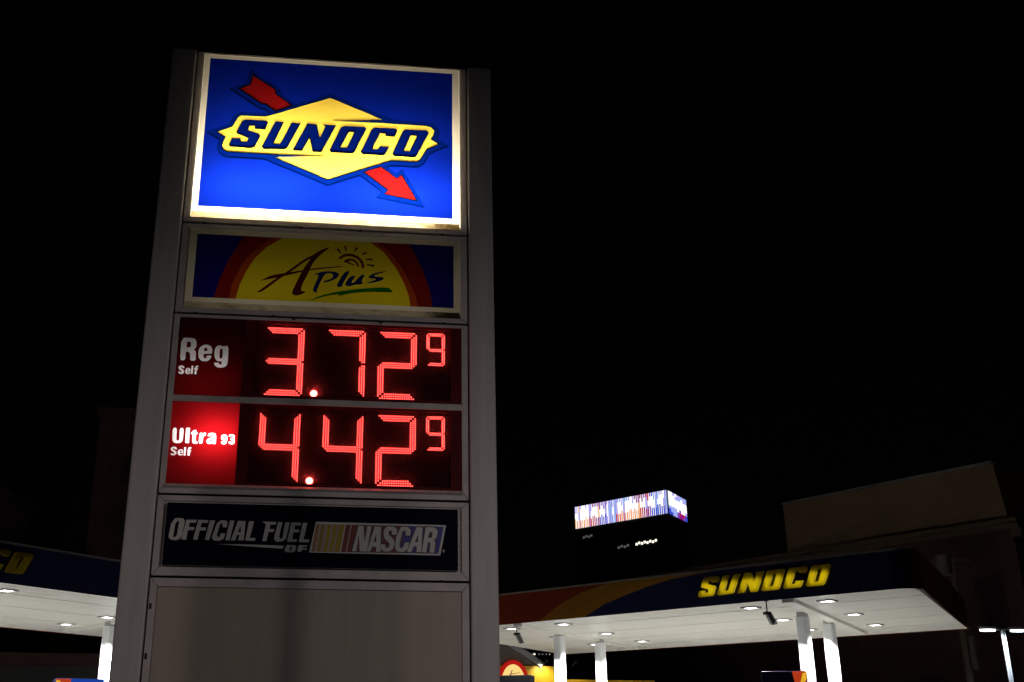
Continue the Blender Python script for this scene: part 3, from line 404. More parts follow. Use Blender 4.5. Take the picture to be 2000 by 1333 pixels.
nt = NT('hazy_clear_cover'); a_ = nt.n('ShaderNodeBsdfTransparent'); t_ = nt.n('ShaderNodeBsdfTranslucent'); t_.inputs['Color'].default_value = (.9, .9, .9, 1)  # haze sheet added to give the LEDs a red halo like lens bloom
x_ = nt.n('ShaderNodeMixShader', Fac=.028); nt.l(a_.outputs[0], x_.inputs[1]); nt.l(t_.outputs[0], x_.inputs[2]); nt.l(x_.outputs[0], nt.out.inputs['Surface']); M['halo'] = nt.m
M['lens'] = glow('lamp_lens', (1., .99, .95), 9.)
M['lens_cool'] = glow('lamp_lens_cool', (.86, .94, 1.), 7.)
M['soffit'] = mat('soffit_white', (.78, .78, .74), .35, var=.08, scale=.35)
M['joint'] = mat('soffit_joint', (.10, .095, .09), .6)
M['colwhite'] = mat('column_white', (.74, .76, .80), .35, var=.06)
M['f_blue'] = mat('fascia_blue', (.008, .009, .05), .22, var=.08, scale=.8)
M['f_red'] = mat('fascia_red', (.13, .017, .005), .22, var=.08)
M['f_orange'] = mat('fascia_orange', (.25, .10, .007), .22, var=.1)
M['f_yellow'] = mat('fascia_yellow', (.15, .08, .008), .22)
M['f_letter'] = acrylic('letter_yellow', (.85, .68, .01), .22, mixf=.75)
M['coping'] = mat('coping_metal', (.30, .30, .30), .4, .3)
M['beige'] = mat('beige_stucco', (.21, .135, .08), .8, var=.25, scale=.22, bump=.2)
M['brick'] = mat('dark_brick', (.065, .026, .024), .85, var=.3, scale=1.2, bump=.3)
M['stone'] = mat('cornice_stone', (.10, .065, .04), .7, var=.2, scale=.8)
M['glass_dark'] = mat('dark_glass', (.01, .012, .015), .12)
M['dim_glass'] = mat('dim_glass', (.03, .017, .016), .3)
M['tower'] = mat('tower_cladding', (.010, .010, .012), .5)
M['roofgrey'] = mat('grey_roofing', (.12, .105, .095), .75, var=.2)
M['store_yel'] = mat('store_yellow', (.75, .46, .01), .5, var=.06)
M['store_wall'] = mat('store_wall', (.30, .28, .26), .7)

# ---------------------------------------------------------------- ground
g = MB(); g.add([(-900, -300, 0), (900, -300, 0), (900, 1500, 0), (-900, 1500, 0)], [(0, 1, 2, 3)])
tag(g.build('ground', M['asphalt']), kind='structure')
def pad(name, pts):
    m = MB(); m.add([(x, y, .012) for x, y in pts], [tuple(range(len(pts)))]); return tag(m.build(name, M['concrete']), kind='structure')

# ---------------------------------------------------------------- the price pylon
EYE = 1.6
PW, ZT = 2.4, 4.841+EYE
PY = empty('price_pylon', (-1.9666, 6.9467, 0), 0.1066043)
tag(PY, 'tall grey gas price sign with lit blue logo panel and red number displays', 'price sign')
SEAM = [ZT, 3.4204+EYE, 2.735+EYE, 1.4808+EYE, .9548+EYE, .10]
IN0, IN1 = .1873, PW-.1873
def P(s, z, off=0.): return (s, -off, z+EYE)
# two side columns of bent sheet metal, a little proud of the cabinets
for s0, s1 in ((0., IN0-.006), (IN1+.006, PW)):
    MB().box(s0, -.014, .0, s1, .50, ZT+.004).build('cladding_column', M['clad'], PY, bevel=.012)
MB().box(IN0-.004, .45, .02, IN1+.004, .48, ZT-.02).build('back_sheet', M['gap'], PY)
MB().box(IN0-.004, .055, ZT-.03, IN1+.004, .45, ZT-.012).build('top_cap', M['clad'], PY)
MB().box(-.25, -.25, 0, PW+.25, .75, .10).build('plinth', M['concrete'], PY, bevel=.02)

def frame(z0, z1, inner, depth=.028, lip=0.):
    """mitred aluminium retainer: four rails cut at 45 degrees with hairline gaps"""
    o = (IN0+.004, z0+.007, IN1-.004, z1-.007)
    i = inner; m = MB(); g_ = .0012
    O = [(o[0], o[1]), (o[2], o[1]), (o[2], o[3]), (o[0], o[3])]; I = [(i[0], i[1]), (i[2], i[1]), (i[2], i[3]), (i[0], i[3])]
    for k in range(4):
        a, b, c, d = O[k], O[(k+1) % 4], I[(k+1) % 4], I[k]
        t = Vector((b[0]-a[0], b[1]-a[1])).normalized()*g_
        q = [(a[0]+t.x, a[1]+t.y), (b[0]-t.x, b[1]-t.y), (c[0]-t.x, c[1]-t.y), (d[0]+t.x, d[1]+t.y)]
        vs = [(x, 0, z) for x, z in q]+[(x, depth, z) for x, z in q]
        m.add(vs, [(0, 1, 2, 3), (7, 6, 5, 4)]+[(j, j+4, (j+1) % 4+4, (j+1) % 4) for j in range(4)])
    # small screw heads and drain clips along the lower rail
    return m.build('retainer_frame', M['frame'], PY, bevel=.0025)
def clips(parent, z, xs):
    for x in xs: MB().box(x-.011, -.004, z-.008, x+.011, .004, z+.005).build('clip', M['gap'], parent)
def cabinet(r, depth=.40, y0=.002, part=None):
    """white lined box behind a lit face"""
    x0, z0, x1, z1 = r; z0 += EYE; z1 += EYE
    m = MB(); t = .004
    m.box(x0-t, y0, z0, x0, depth, z1).box(x1, y0, z0, x1+t, depth, z1).box(x0-t, y0, z0-t, x1+t, depth, z0).box(x0-t, y0, z1, x1+t, depth, z1+t).box(x0-t, depth, z0-t, x1+t, depth+t, z1+t)
    return m.build('cabinet_box', M['inner'], part or PY)
def rim(white, outer, off, parent, m4):
    """the sloping edge of a pan-formed face: top, right, bottom, left"""
    a = [(white[0], white[1]), (white[2], white[1]), (white[2], white[3]), (white[0], white[3])]; b = [(outer[0], outer[1]), (outer[2], outer[1]), (outer[2], outer[3]), (outer[0], outer[3])]
    for k, mt in enumerate(m4):
        p = [P(*a[k], off), P(*a[(k+1) % 4], off), P(*b[(k+1) % 4], 0.), P(*b[k], 0.)]
        MB().add(p, [(0, 1, 2, 3)]).build('face_rim', mt, parent)
def rr(n, dz=0): r = TR['R_'+n]; return (r[0], r[1], r[2], r[3])
def ring(n): return [[tuple(p) for p in r] for r in TR[n]]

# --- lit brand panel
fr = frame(SEAM[1], SEAM[0], (.2381, 3.4665+EYE, 2.1616, 4.8177+EYE)); clips(fr, SEAM[1]+.004, (.34, 1.02, 1.44, 2.03))
OFF = .035
W_, B_ = rr('logo_white'), rr('logo_blue')
brect = [[(B_[0], B_[1]), (B_[2], B_[1]), (B_[2], B_[3]), (B_[0], B_[3])]]
lay = [('brand_panel', [], M['ac_white'], 0, None), ('blue_field', brect, M['ac_blue'], 0, 0)]
def L(name, key, m, rel=0.): lay.append((name, ring(key), M[m], rel, 0))
for k in ('arrow1', 'arrow2'): L('emblem_edge', k+'_be', 'ac_blueedge')
L('emblem_edge', 'bedge', 'ac_blueedge')
for k in ('arrow1', 'arrow2'): L('emblem_border', k+'_bo', 'ac_bluebord', .004)
L('emblem_border', 'border', 'ac_bluebord', .004)
for k in ('arrow1', 'arrow2'): L('arrow_outline', k+'_bl', 'ac_line', .005); L('arrow', k, 'ac_red', .008)
L('emblem_outline', 'ybl', 'ac_line', .006); L('emblem', 'yellow', 'ac_yellow', .010)
for k in 'S U N O C O2'.split(): L('letter_outline', 'lo_'+k, 'ac_line', .012); L('letter', 'li_'+k, 'ac_navy', .014)
ob = mosaic(PY, W_, lay, lambda s, z, r: P(s, z, OFF+r))
brand = ob[0]
rim(W_, (.2381, 3.4665, 2.1616, 4.8177), OFF, brand, (M['ac_dirty'], M['ac_white'], M['ac_white'], M['ac_white']))
cabinet((.2381, 3.4665, 2.1616, 4.8177), .42, .0, brand)
WARM = (1., .88, .70)
def tube(x, z, w, e, part, col=WARM, y=.33, h=.05):
    o = lamp('fluorescent_tube', 'AREA', part, (x, y, z+EYE), e, col, shape='RECTANGLE', size=w, size_y=h); o.rotation_euler = (-math.pi/2, 0, 0); return o
tube(.73, 3.70, .76, TUBE[0], brand, y=.25); tube(1.67, 3.70, .76, TUBE[0], brand, y=.25)
tube(.74, 4.20, .80, TUBE[1], brand, y=.25); tube(1.66, 4.20, .80, TUBE[1], brand, y=.25)

# --- store panel, faintly lit
fr = frame(SEAM[2], SEAM[1], (.2477, 2.7767+EYE, 2.1617, 3.3762+EYE)); clips(fr, SEAM[2]+.004, (.33, .86, 1.40, 2.04))
W_, B_ = rr('ap_white'), rr('ap_print'); OFF2 = .02
brect = [[(B_[0], B_[1]), (B_[2], B_[1]), (B_[2], B_[3]), (B_[0], B_[3])]]
def inb(key): return [clip(r, B_) for r in ring(key)]
lay = [('store_panel', [], M['ac_white'], 0, None), ('blue_field', brect, M['ap_blue'], 0, 0), ('red_arch', inb('ap_red'), M['ap_red'], 0, 0), ('orange_arch', inb('ap_orange'), M['ap_orange'], 0, 0), ('yellow_sun', inb('ap_dome'), M['ap_yellow'], 0, 0)]
for k, nm, m in (('a', 'letter', 'ap_maroon'), ('a_leg', 'letter', 'ap_maroon'), ('a_bar', 'letter', 'ap_maroon'), ('p', 'letter', 'ap_navy'), ('l', 'letter', 'ap_navy'), ('u', 'letter', 'ap_navy'), ('s', 'letter', 'ap_navy'), ('swoosh', 'underline', 'ap_green'), ('sun_out', 'sun_drawing', 'ap_brown'), ('sun_in', 'sun_drawing', 'ap_brown')):
    lay.append((nm, ring('ap_'+k), M[m], 0, 0))
for i in range(6): lay.append(('sun_ray', ring('ap_ray%d' % i), M['ap_brown'], 0, 0))
ob = mosaic(PY, W_, lay, lambda s, z, r: P(s, z, OFF2+r)); store_p = ob[0]
rim(W_, (.2477, 2.7767, 2.1617, 3.3762), OFF2, store_p, (M['ac_dirty2'], M['ac_white'], M['ac_white'], M['ac_white']))
cabinet((.2477, 2.7767, 2.1617, 3.3762), .40, .0, store_p)
tube(.72, 2.90, .8, TUBE[3], store_p); tube(1.68, 2.90, .8, TUBE[3], store_p)

# --- price panels
fr = frame(SEAM[3], SEAM[2], (.2294, 1.5501+EYE, 2.166, 2.7054+EYE)); clips(fr, SEAM[2]-.012, (1.0, 1.6))
MB().box(.2294, -.002, 2.106+EYE, 2.166, .02, 2.1504+EYE).build('divider_rail', M['frame'], PY, bevel=.003)
MB().add([(.225, -.001, 1.5501+EYE), (2.168, -.001, 1.5501+EYE), (2.168, -.022, 1.532+EYE), (.225, -.022, 1.532+EYE), (.225, -.001, 1.520+EYE), (2.168, -.001, 1.520+EYE)], [(0, 3, 2, 1), (3, 4, 5, 2), (0, 4, 3), (1, 2, 5)]).build('drip_lip', M['frame'], PY)
def price_plate(key, pm, r, letters):
    lay = [('grade_plate', [], pm, 0, None)]
    for k in letters: lay.append(('letter', ring(key+k), M['rg_white'], 0, 0))
    return mosaic(PY, r, lay, lambda s, z, q: P(s, z, -.01+q))[0]
R1 = (.2294, 2.1504, .672, 2.7054); R2 = (.2294, 1.5501, .672, 2.106)
p1 = price_plate('rg_', M['rg_red'], R1, 'R e g S2 e2 l2 f2'.split()); p1['label'] = 'dimly lit red plate with the word Reg'
p2 = price_plate('ul_', M['rg_red_lit'], R2, 'U l t r a 9 3 S2 e2 l2 f2'.split()); p2['label'] = 'brightly lit red plate with the words Ultra 93'
for r, p in ((R1, p1), (R2, p2)): cabinet(r, .30, .012, p)
tube(.44, 2.22, .34, TUBE[4], p1, (1., .93, .88), .22, .04)
tube(.52, 1.88, .20, TUBE[5], p2, (1., .93, .88), .17, .10)
for (z0, z1) in ((2.1504, 2.7054), (1.5501, 2.106)):
    zb0, zb1, xb0, xb1 = z0+.022+EYE, z1-.016+EYE, .745, 2.092
    d = MB().box(.672, .008, z0+EYE, xb0, .03, z1+EYE).box(xb1, .008, z0+EYE, 2.166, .03, z1+EYE).box(xb0, .008, z0+EYE, xb1, .03, zb0).box(xb0, .008, zb1, xb1, .03, z1+EYE)
    d = d.build('display_face', M['maroon'], PY)
    MB().box(xb0, .0285, zb0, xb1, .035, zb1).build('led_board', M['board'], d)
    MB().box(xb0, -.004, zb0, xb1, -.002, zb1).build('clear_cover', M['halo'], d)  # sheet added for the LED halo
# LED digits
def led_shape(m, x, z, r, h):
    n = 6; y = .0285
    ring_ = [(x+r*math.cos(2*math.pi*i/n), z+r*math.sin(2*math.pi*i/n)) for i in range(n)]
    vs = [(a, y, b) for a, b in ring_]+[(x+(a-x)*.92, y-h*.6, z+(b-z)*.92) for a, b in ring_]+[(x, y-h, z)]
    m.add(vs, [(i, i+n, (i+1) % n+n, (i+1) % n) for i in range(n)]+[(i+n, 2*n, (i+1) % n+n) for i in range(n)])
SEGS = {'2': 'a b g e d', '3': 'a b g c d', '4': 'f g b c', '7': 'a b c', '9': 'a f g b c d'}
def seg_cells(s, Wd, H, k):
    Mi = H//2; out = []
    for i in range(k):
        if s == 'a': out += [(c, i) for c in range(1+i, Wd-i)]
        if s == 'd': out += [(c, H-i) for c in range(1+i, Wd-i)]
        if s in 'bf':
            col = Wd-i if s == 'b' else i
            out += [(col, r) for r in range(1+i, Mi-(1 if i == k-1 and k > 2 else 0))]
        if s in 'ce':
            col = Wd-i if s == 'c' else i
            out += [(col, r) for r in range(Mi+1+(1 if i == k-1 and k > 2 else 0), H-i)]
    if s == 'g':
        if k == 3: out = [(c, Mi) for c in range(1, Wd)]+[(c, Mi+j) for j in (-1, 1) for c in range(2, Wd-1)]
        else: out = [(c, Mi) for c in range(1, Wd)]+[(c, Mi+1) for c in range(2, Wd-1)]
    return out
def digit(ch, s0, ztop, dx, dz, Wd, H, k, r, h, name='digit'):
    root = None
    for sg in SEGS[ch].split():
        m = MB()
        for c, rw in seg_cells(sg, Wd, H, k):
            led_shape(m, s0+c*dx, ztop+EYE-rw*dz, r, h)
        if root is None:
            root = empty('digit', (0, 0, 0)); root.parent = PY
        o = m.build('segment', M['led'], root); o['kind'] = 'stuff'
    return root
LR, LH = .0044, .006
for ch, s0, zt in (('3', .815, 2.660), ('7', 1.236, 2.660), ('2', 1.593, 2.660), ('4', .814, 2.058), ('4', 1.235, 2.058), ('2', 1.592, 2.058)):
    digit(ch, s0, zt, .0152, .0149, 17, 32, 3, LR, LH)
for zt in (2.664, 2.062): digit('9', 1.929, zt, .0119, .01145, 10, 20, 2, .0040, .006)
for s, z in ((1.158, 2.200), (1.154, 1.598)):
    m = MB(); n = 14
    vs = [(s+.024*math.cos(2*math.pi*i/n),   .0285, z+EYE+.024*math.sin(2*math.pi*i/n)) for i in range(n)]+[(s+.019*math.cos(2*math.pi*i/n), .016, z+EYE+.019*math.sin(2*math.pi*i/n)) for i in range(n)]+[(s, .011, z+EYE)]
    m.add(vs, [(i, i+n, (i+1) % n+n, (i+1) % n) for i in range(n)]+[(i+n, 2*n, (i+1) % n+n) for i in range(n)])
    m.build('decimal_point', M['led_hot'], PY)

# --- slogan panel (unlit)
fr = frame(SEAM[4], SEAM[3], (.2363, 1.0164+EYE, 2.1613, 1.4379+EYE)); clips(fr, SEAM[4]+.004, (.35, 1.2, 2.03))
N_ = rr('nas')
lay = [('slogan_panel', [], M['na_navy'], 0, None)]
for k in 'O F F1 I C I1 A L F2 U E L1 O1 F3'.split(): lay.append(('letter', ring('na_'+k), M['na_white'], 0, 0))
lay.append(('underline', ring('na_swoosh'), M['na_white'], 0, 0))
lay.append(('logo_frame', ring('nb_frame'), M['na_white'], 0, 0))
for k in sorted([k for k in TR if k.startswith('nb_st')], key=lambda s: int(s[5:].split('_')[0])):
    lay.append(('stripe', ring(k), M['na_'+k.split('_')[-1]], 0, 0))
for k in 'N A S C A1 R'.split(): lay.append(('letter_outline', ring('nc_'+k), M['na_black'], 0, 0))
for k in 'N A S C A1 R'.split(): lay.append(('letter', ring('nb_'+k), M['na_white'], 0, 0))
lay.append(('mark', ring('nb_reg_mark'), M['na_pale'], 0, 0))
ob = mosaic(PY, N_, lay, lambda s, z, r: P(s, z, .03)); slog = ob[0]
t = MB()
for a, b in (((N_[0], N_[1]), (N_[2], N_[1])), ((N_[2], N_[1]), (N_[2], N_[3])), ((N_[2], N_[3]), (N_[0], N_[3])), ((N_[0], N_[3]), (N_[0], N_[1]))):
    t.add([P(*a, .03), P(*b, .03), P(*b, -.02), P(*a, -.02)], [(0, 1, 2, 3)])
t.build('panel_edge', M['steel'], slog)
MB().box(.2363, .018, 1.0164+EYE, 2.1613, .024, 1.4379+EYE).build('back_plate', M['frame'], PY)
sc_ = MB()
for s, z in ((.245, 1.335), (.246, 1.20), (2.147, 1.33), (2.148, 1.07), (2.147, 1.19)): sc_.tube((s, .018, z+EYE), (s, .006, z+EYE), .006, .004, 8)
sc_.build('screw', M['steel'], slog)

# --- blank lower panel
fr = frame(SEAM[5], SEAM[4], (.2353, -1.42+EYE, 2.1619, .8944+EYE))
MB().box(.2375, .006, .14, 2.1597, .024, .892+EYE).build('blank_panel', M['blank'], PY, bevel=.004)
for z in (.79, .49): MB().box(.199, -.006, z+EYE-.035, .212, .002, z+EYE).build('hinge', M['gap'], PY)

# ---------------------------------------------------------------- fuel canopies
SOFF, FTOP = 4.6, 5.385
LBOX = {'S': (9.602, 10.2), 'U': (10.127, 10.761), 'N': (10.667, 11.389), 'O': (11.282, 11.908), 'C': (11.83, 12.45), 'O2': (12.379, 13.003)}
def tank(name_label, A, ang, t0, t1, k, depth, lights, cols, beams, shift, swoosh, energy, letter_e, lab):
    """one canopy in its own frame: x along the front edge, y towards the rear; ends slanted by k"""
    root = empty('fuel_canopy', (A[0], A[1], 0), ang); tag(root, lab, 'fuel canopy')
    R = .45
    def corner(cx, cy, a0, a1, n=7): return [(cx+R*math.cos(a0+(a1-a0)*i/n), cy+R*math.sin(a0+(a1-a0)*i/n)) for i in range(n+1)]
    sl = math.atan(k)
    outline = corner(t0+R+.0, R, math.pi, 1.5*math.pi)+corner(t1-R-.05, R, 1.5*math.pi, 2*math.pi-sl*0)+[(t1+k*depth, depth), (t0+k*depth, depth)]
    # soffit planks: long metal pans with open joints
    pl = MB(); w = .305; y = .06; i = 0
    while y < depth-.05:
        wide = (i % 7 == 4)
        y2 = min(y+w-(.095 if wide else .030), depth-.04)
        x0a, x1a = t0+k*y+.05, t1+k*y-.05
        if y < R:
            e = R-math.sqrt(max(0, R*R-(R-y)**2)); x0a += e; x1a -= e+.05
        pl.add([(x0a, y, SOFF), (x1a, y, SOFF), (t1+k*y2-.05, y2, SOFF), (t0+k*y2+.05, y2, SOFF), (x0a, y, SOFF+.02), (x1a, y, SOFF+.02), (t1+k*y2-.05, y2, SOFF+.02), (t0+k*y2+.05, y2, SOFF+.02)],
               [(3, 2, 1, 0), (4, 5, 6, 7), (0, 1, 5, 4), (1, 2, 6, 5), (2, 3, 7, 6), (3, 0, 4, 7)])
        y += w; i += 1
    tag(pl.build('soffit_planks', M['soffit'], root), kind='stuff')
    shr = [(sum(p[0] for p in outline)/len(outline)*.012+x*.988, sum(p[1] for p in outline)/len(outline)*.012+y*.988) for x, y in outline]
    MB().prism(shr, SOFF+.045, SOFF+.07).build('ceiling_deck', M['joint'], root)
    MB().prism(shr, FTOP-.20, FTOP-.16).build('roof_deck', M['coping'], root)
    # fascia band round the edge; the front carries the graphics
    n = len(outline); band = MB(); cap = MB(); endb = MB(); band2 = MB()
    zb = SOFF-.012
    for i in range(n):
        a, b = outline[i], outline[(i+1) % n]
        if i == 7: continue                       # flat front: built from the printed sheets
        (endb if 12 <= i <= 16 else band2 if 8 <= i <= 11 else band).add([(a[0], a[1], zb), (b[0], b[1], zb), (b[0], b[1], FTOP), (a[0], a[1], FTOP)], [(0, 1, 2, 3)])
    band.build('fascia', M['f_blue'], root); band2.build('fascia', M['f_blue'], root)
    endb.build('fascia_end', M['f_red'], root)
    cx = sum(p[0] for p in outline)/n; cy = sum(p[1] for p in outline)/n
    for i in range(n):
        a, b = outline[i], outline[(i+1) % n]
        ia = (a[0]+(cx-a[0])*.012, a[1]+(cy-a[1])*.012); ib = (b[0]+(cx-b[0])*.012, b[1]+(cy-b[1])*.012)
        cap.add([(a[0], a[1], FTOP), (b[0], b[1], FTOP), (b[0], b[1], FTOP+.05), (a[0], a[1], FTOP+.05), (ia[0], ia[1], FTOP), (ib[0], ib[1], FTOP), (ib[0], ib[1], FTOP+.05), (ia[0], ia[1], FTOP+.05)],
                [(0, 1, 2, 3), (5, 4, 7, 6), (3, 2, 6, 7), (1, 0, 4, 5)])
    cap.build('fascia_coping', M['roofgrey'], root)
    fx0, fx1 = outline[7][0], outline[8][0]
    lay = [('fascia_front', [], M['f_blue'], 0, None)]
    if swoosh:
        up = [(4.485, 4.55), (5.285, 4.97), (6.057, 5.227), (6.802, 5.37), (7.0, 5.40)]
        low = [(10.3, 5.40), (9.823, 5.37), (8.86, 5.31), (8.188, 5.20), (7.491, 5.05), (6.77, 4.868), (6.0, 4.55)]
        lay.append(('red_field', [[(fx0-1, 4.5), (4.44, 4.5)]+up+[(fx0-1, 5.5)]], M['f_red'], 0, 0))
        lay.append(('orange_swoosh', [up+low], M['f_orange'], 0, 0))
        for i in range(6):
            d0 = .02+.17*i; wd = .016
            pts = [(a+d0+.03*j*i*.5, b) for j, (a, b) in enumerate(up)]
            lay.append(('pinstripe', [pts+[(a+wd*1.6, b-wd) for a, b in reversed(pts)]], M['f_yellow'], 0, 0))
    mosaic(root, (fx0, zb, fx1, FTOP), lay, lambda s, z, r: (s, 0., z))
    for key, (b0, b1) in LBOX.items():            # channel letters
        rings = ring('lo_'+key); xs = [p[0] for p in rings[0]]; zs = [p[1] for p in rings[0]]
        f = lambda p: (b0+shift+(p[0]-min(xs))/(max(xs)-min(xs))*(b1-b0), 4.803+(p[1]-min(zs))/(max(zs)-min(zs))*.45)
        rg = [[f(p) for p in r] for r in rings]; ex = [p[0] for p in rg[0]]
        lo = mosaic(root, (min(ex)-.001, 4.80, max(ex)+.001, 5.26), [('none', [], M['f_letter'], 0, None), ('letter', rg, M['f_letter'], .06, None)], lambda s, z, r: (s, -.012-r, z))
        bpy.data.objects.remove(lo[0])
        cxm = (min(ex)+max(ex))/2
        lt = lamp('letter_led', 'AREA', lo[1], (cxm, -.016, 4.97), letter_e, (1., .9, .6), shape='RECTANGLE', size=(b1-b0)*.7, size_y=.26); lt.rotation_euler = (-math.pi/2, 0, 0)
    # transverse beams and columns
    for b in beams:
        m = MB(); a0, a1 = .08, depth-1.0
        m.bar((b+k*a0, a0, SOFF-.035), (b+k*a1, a1, SOFF-.035), .26, .09); m.build('soffit_beam', M['soffit'], root)
    for x, y in cols:
        r = .135; q = .05; ring_ = []
        for sx, sy, a in ((1, 1, 0), (-1, 1, 90), (-1, -1, 180), (1, -1, 270)):
            ring_ += [(x+sx*(r-q)+q*math.cos(math.radians(a+d)), y+sy*(r-q)+q*math.sin(math.radians(a+d))) for d in (0, 30, 60, 90)]
        c = MB().prism(ring_, .15, SOFF-.12).build('column', M['colwhite'], root)
        MB().box(x-.10, y-.10, SOFF-.12, x+.10, y+.10, SOFF).build('column_head', M['steel'], c)
        MB().box(x-.55, y-.55, .0, x+.55, y+.55, .15).build('column_kerb', M['concrete'], c, bevel=.03)
    for x, y in lights:
        f = MB()
        for (a, b, c, d) in ((-.18, -.18, .18, -.135), (-.18, .135, .18, .18), (-.18, -.135, -.135, .135), (.135, -.135, .18, .135)): f.box(x+a, y+b, SOFF-.035, x+c, y+d, SOFF-.002)
        fo = f.build('ceiling_light', M['coping'], root)
        MB().box(x-.135, y-.135, SOFF-.025, x+.135, y+.135, SOFF-.003).build('lamp_lens', M['lens'], fo)
        lamp('canopy_spot', 'SPOT', fo, (x, y, SOFF-.07), energy, (1., .985, .94), spot_size=math.radians(138), spot_blend=.10, shadow_soft_size=.12)
    return root
angR = math.atan2(-.71652463, .69756179); KR = -.28
cols_t = [3.0, 4.9, 10.66, 12.6]
lightsR = [(c+KR*n, n) for n in (.95, 4.0, 6.95) for c in cols_t]
def ground_pad(A, ang, t0, t1, k, d):
    f = lambda x, y: (A[0]+x*math.cos(ang)-y*math.sin(ang), A[1]+x*math.sin(ang)+y*math.cos(ang))
    n0 = 2.4 if k > 0 else 1.5
    pad('forecourt', [f(t0+.4, n0), f(t1-.9, n0), f(t1+k*d-.6, d-.3), f(t0+k*d+.6, d-.3)])
ground_pad((-.35, 33.53), angR, 0., 14.79, KR, 9.95)
ground_pad((-8.89, 22.79), math.atan2(.82850685, .55997893), -11.5, 8.6, .27, 8.45)
CR = tank('', (-.35, 33.53), angR, 0., 14.79, KR, 9.95, lightsR, [(2.89, 2.87), (2.25, 5.66), (10.69, 2.85), (10.28, 5.02)], (3.75, 11.85), 0., True, CANOPY_E[0], LETTER_E[0],
          'white lit fuel canopy at the right with yellow lettering on its blue fascia')
angL = math.atan2(.82850685, .55997893); KL = .27
lightsL = [(4.79+KL*n+dx, n) for n in (.95, 3.47, 5.97) for dx in (0, -4.2, -8.4, 2.6)]
CL = tank('', (-8.89, 22.79), angL, -11.5, 8.6, KL, 8.45, [(x, y) for x, y in lightsL if (x, y) != lightsL[0]], [(6.75, 4.56), (-3.5, 2.9), (-3., 5.3)], (5.6, -4.3), -12.32, False, CANOPY_E[1], LETTER_E[1],
          'white lit fuel canopy at the left cut by the frame edge behind the price sign')

# ---------------------------------------------------------------- hanging security cameras
def security_camera(P0, yaw, lab):
    r = empty('security_camera', P0, yaw); tag(r, lab, 'security camera', 'security cameras under the right canopy')
    MB().tube((0, 0, 0), (0, 0, -.25), .014, n=10).tube((0, 0, 0), (0, 0, -.012), .05, n=14).build('stem', M['black'], r)
    MB().box(-.08, -.06, -.31, .08, .06, -.24).build('mount', M['black'], r, bevel=.012)
    b = MB(); b.bar((.01, 0, -.29), (.11, -.02, -.51), .10, .10, (1, 0, 0)); bo = b.build('housing', M['coping'], r, bevel=.012)
    b2 = MB(); b2.bar((.05, -.04, -.28), (.165, -.06, -.52), .115, .012, (1, 0, 0)); b2.build('sunshield', M['coping'], bo)
    b3 = MB(); b3.tube((.108, -.02, -.505), (.118, -.022, -.528), .032, n=12); b3.build('lens', M['black'], bo)
    return r
def tloc(A, ang, x, y, z): return (A[0]+x*math.cos(ang)-y*math.sin(ang), A[1]+x*math.sin(ang)+y*math.cos(ang), z)
security_camera(tloc((-.35, 33.53), angR, 11.27, .12, SOFF), .25, 'security camera on a stem below the yellow fascia letters')
security_camera(tloc((-.35, 33.53), angR, 3.66, .12, SOFF), .25, 'security camera hanging close to the right edge of the price sign')

# ---------------------------------------------------------------- fuel dispensers
def pump(x, y, yaw, zt, kind, lab):
    r = empty('fuel_pump', (x, y, 0), yaw); tag(r, lab, 'fuel pump', 'fuel pumps on the forecourt')
    MB().box(-.8, -.6, 0, .8, .6, .15).build('island_kerb', M['concrete'], r, bevel=.03)
    c = MB().box(-.45, -.3, .15, .45, .3, 1.75).build('cabinet', M['coping'], r, bevel=.03)
    MB().box(-.30, -.312, 1.15, .30, -.30, 1.6).build('screen', M['glass_dark'], c)
    for sx in (-1, 1):
        MB().box(sx*.44-.04, -.05, 1.75, sx*.44+.04, .05, zt-.55).build('post', M['steel'], r)
        h = MB()
        pts = [(sx*.47, -.2, 1.5), (sx*.62, -.25, 1.1), (sx*.60, -.25, .5), (sx*.50, -.2, .75)]
        for a, b in zip(pts, pts[1:]): h.tube(a, b, .018, n=8)
        h.build('hose', M['black'], r)
    v = MB().box(-.485, -.22, zt-.6, .485, .22, zt).build('topper', M['unlitblack'] if kind == 'plain' else M['f_blue'], r, bevel=.03)
    if kind != 'plain':
        s = 1 if kind == 'right' else -1
        rings = [[(s*.15, zt-.59), (s*.22, zt-.25), (s*.18, zt-.01), (s*.48, zt-.01), (s*.48, zt-.20), (s*.40, zt-.30), (s*.36, zt-.59)]]
        rings2 = [[(s*.30, zt-.59), (s*.34, zt-.25), (s*.40, zt-.05), (s*.48, zt-.04), (s*.48, zt-.16), (s*.40, zt-.30), (s*.37, zt-.59)]]
        lo = mosaic(v, (-.48, zt-.595, .48, zt-.005), [('topper_face', [], M['pump_blue'] if kind == 'left' else M['f_blue'], 0, None), ('swoosh', rings, M['pump_red'], 0, 0), ('swoosh', rings2, M['pump_yel'], 0, 0)], lambda a, z, q: (a, -.224, z))
    return r
M['pump_red'] = glow('topper_orange', (.75, .07, .015), .55); M['pump_yel'] = glow('topper_yellow', (1., .55, .03), .75); M['pump_blue'] = glow('topper_blue', (.015, .08, .55), .6)
pump(7.83, 25.5, -.35, 3.05, 'right', 'fuel pump with orange swoosh on its dark topper beside the right columns')
pump(-7.43, 24.0, .45, 2.76, 'left', 'fuel pump with yellow and blue topper under the left canopy')
pump(2.40, 33.0, -.5, 3.34, 'plain', 'fuel pump with plain dark topper in front of the round store sign')

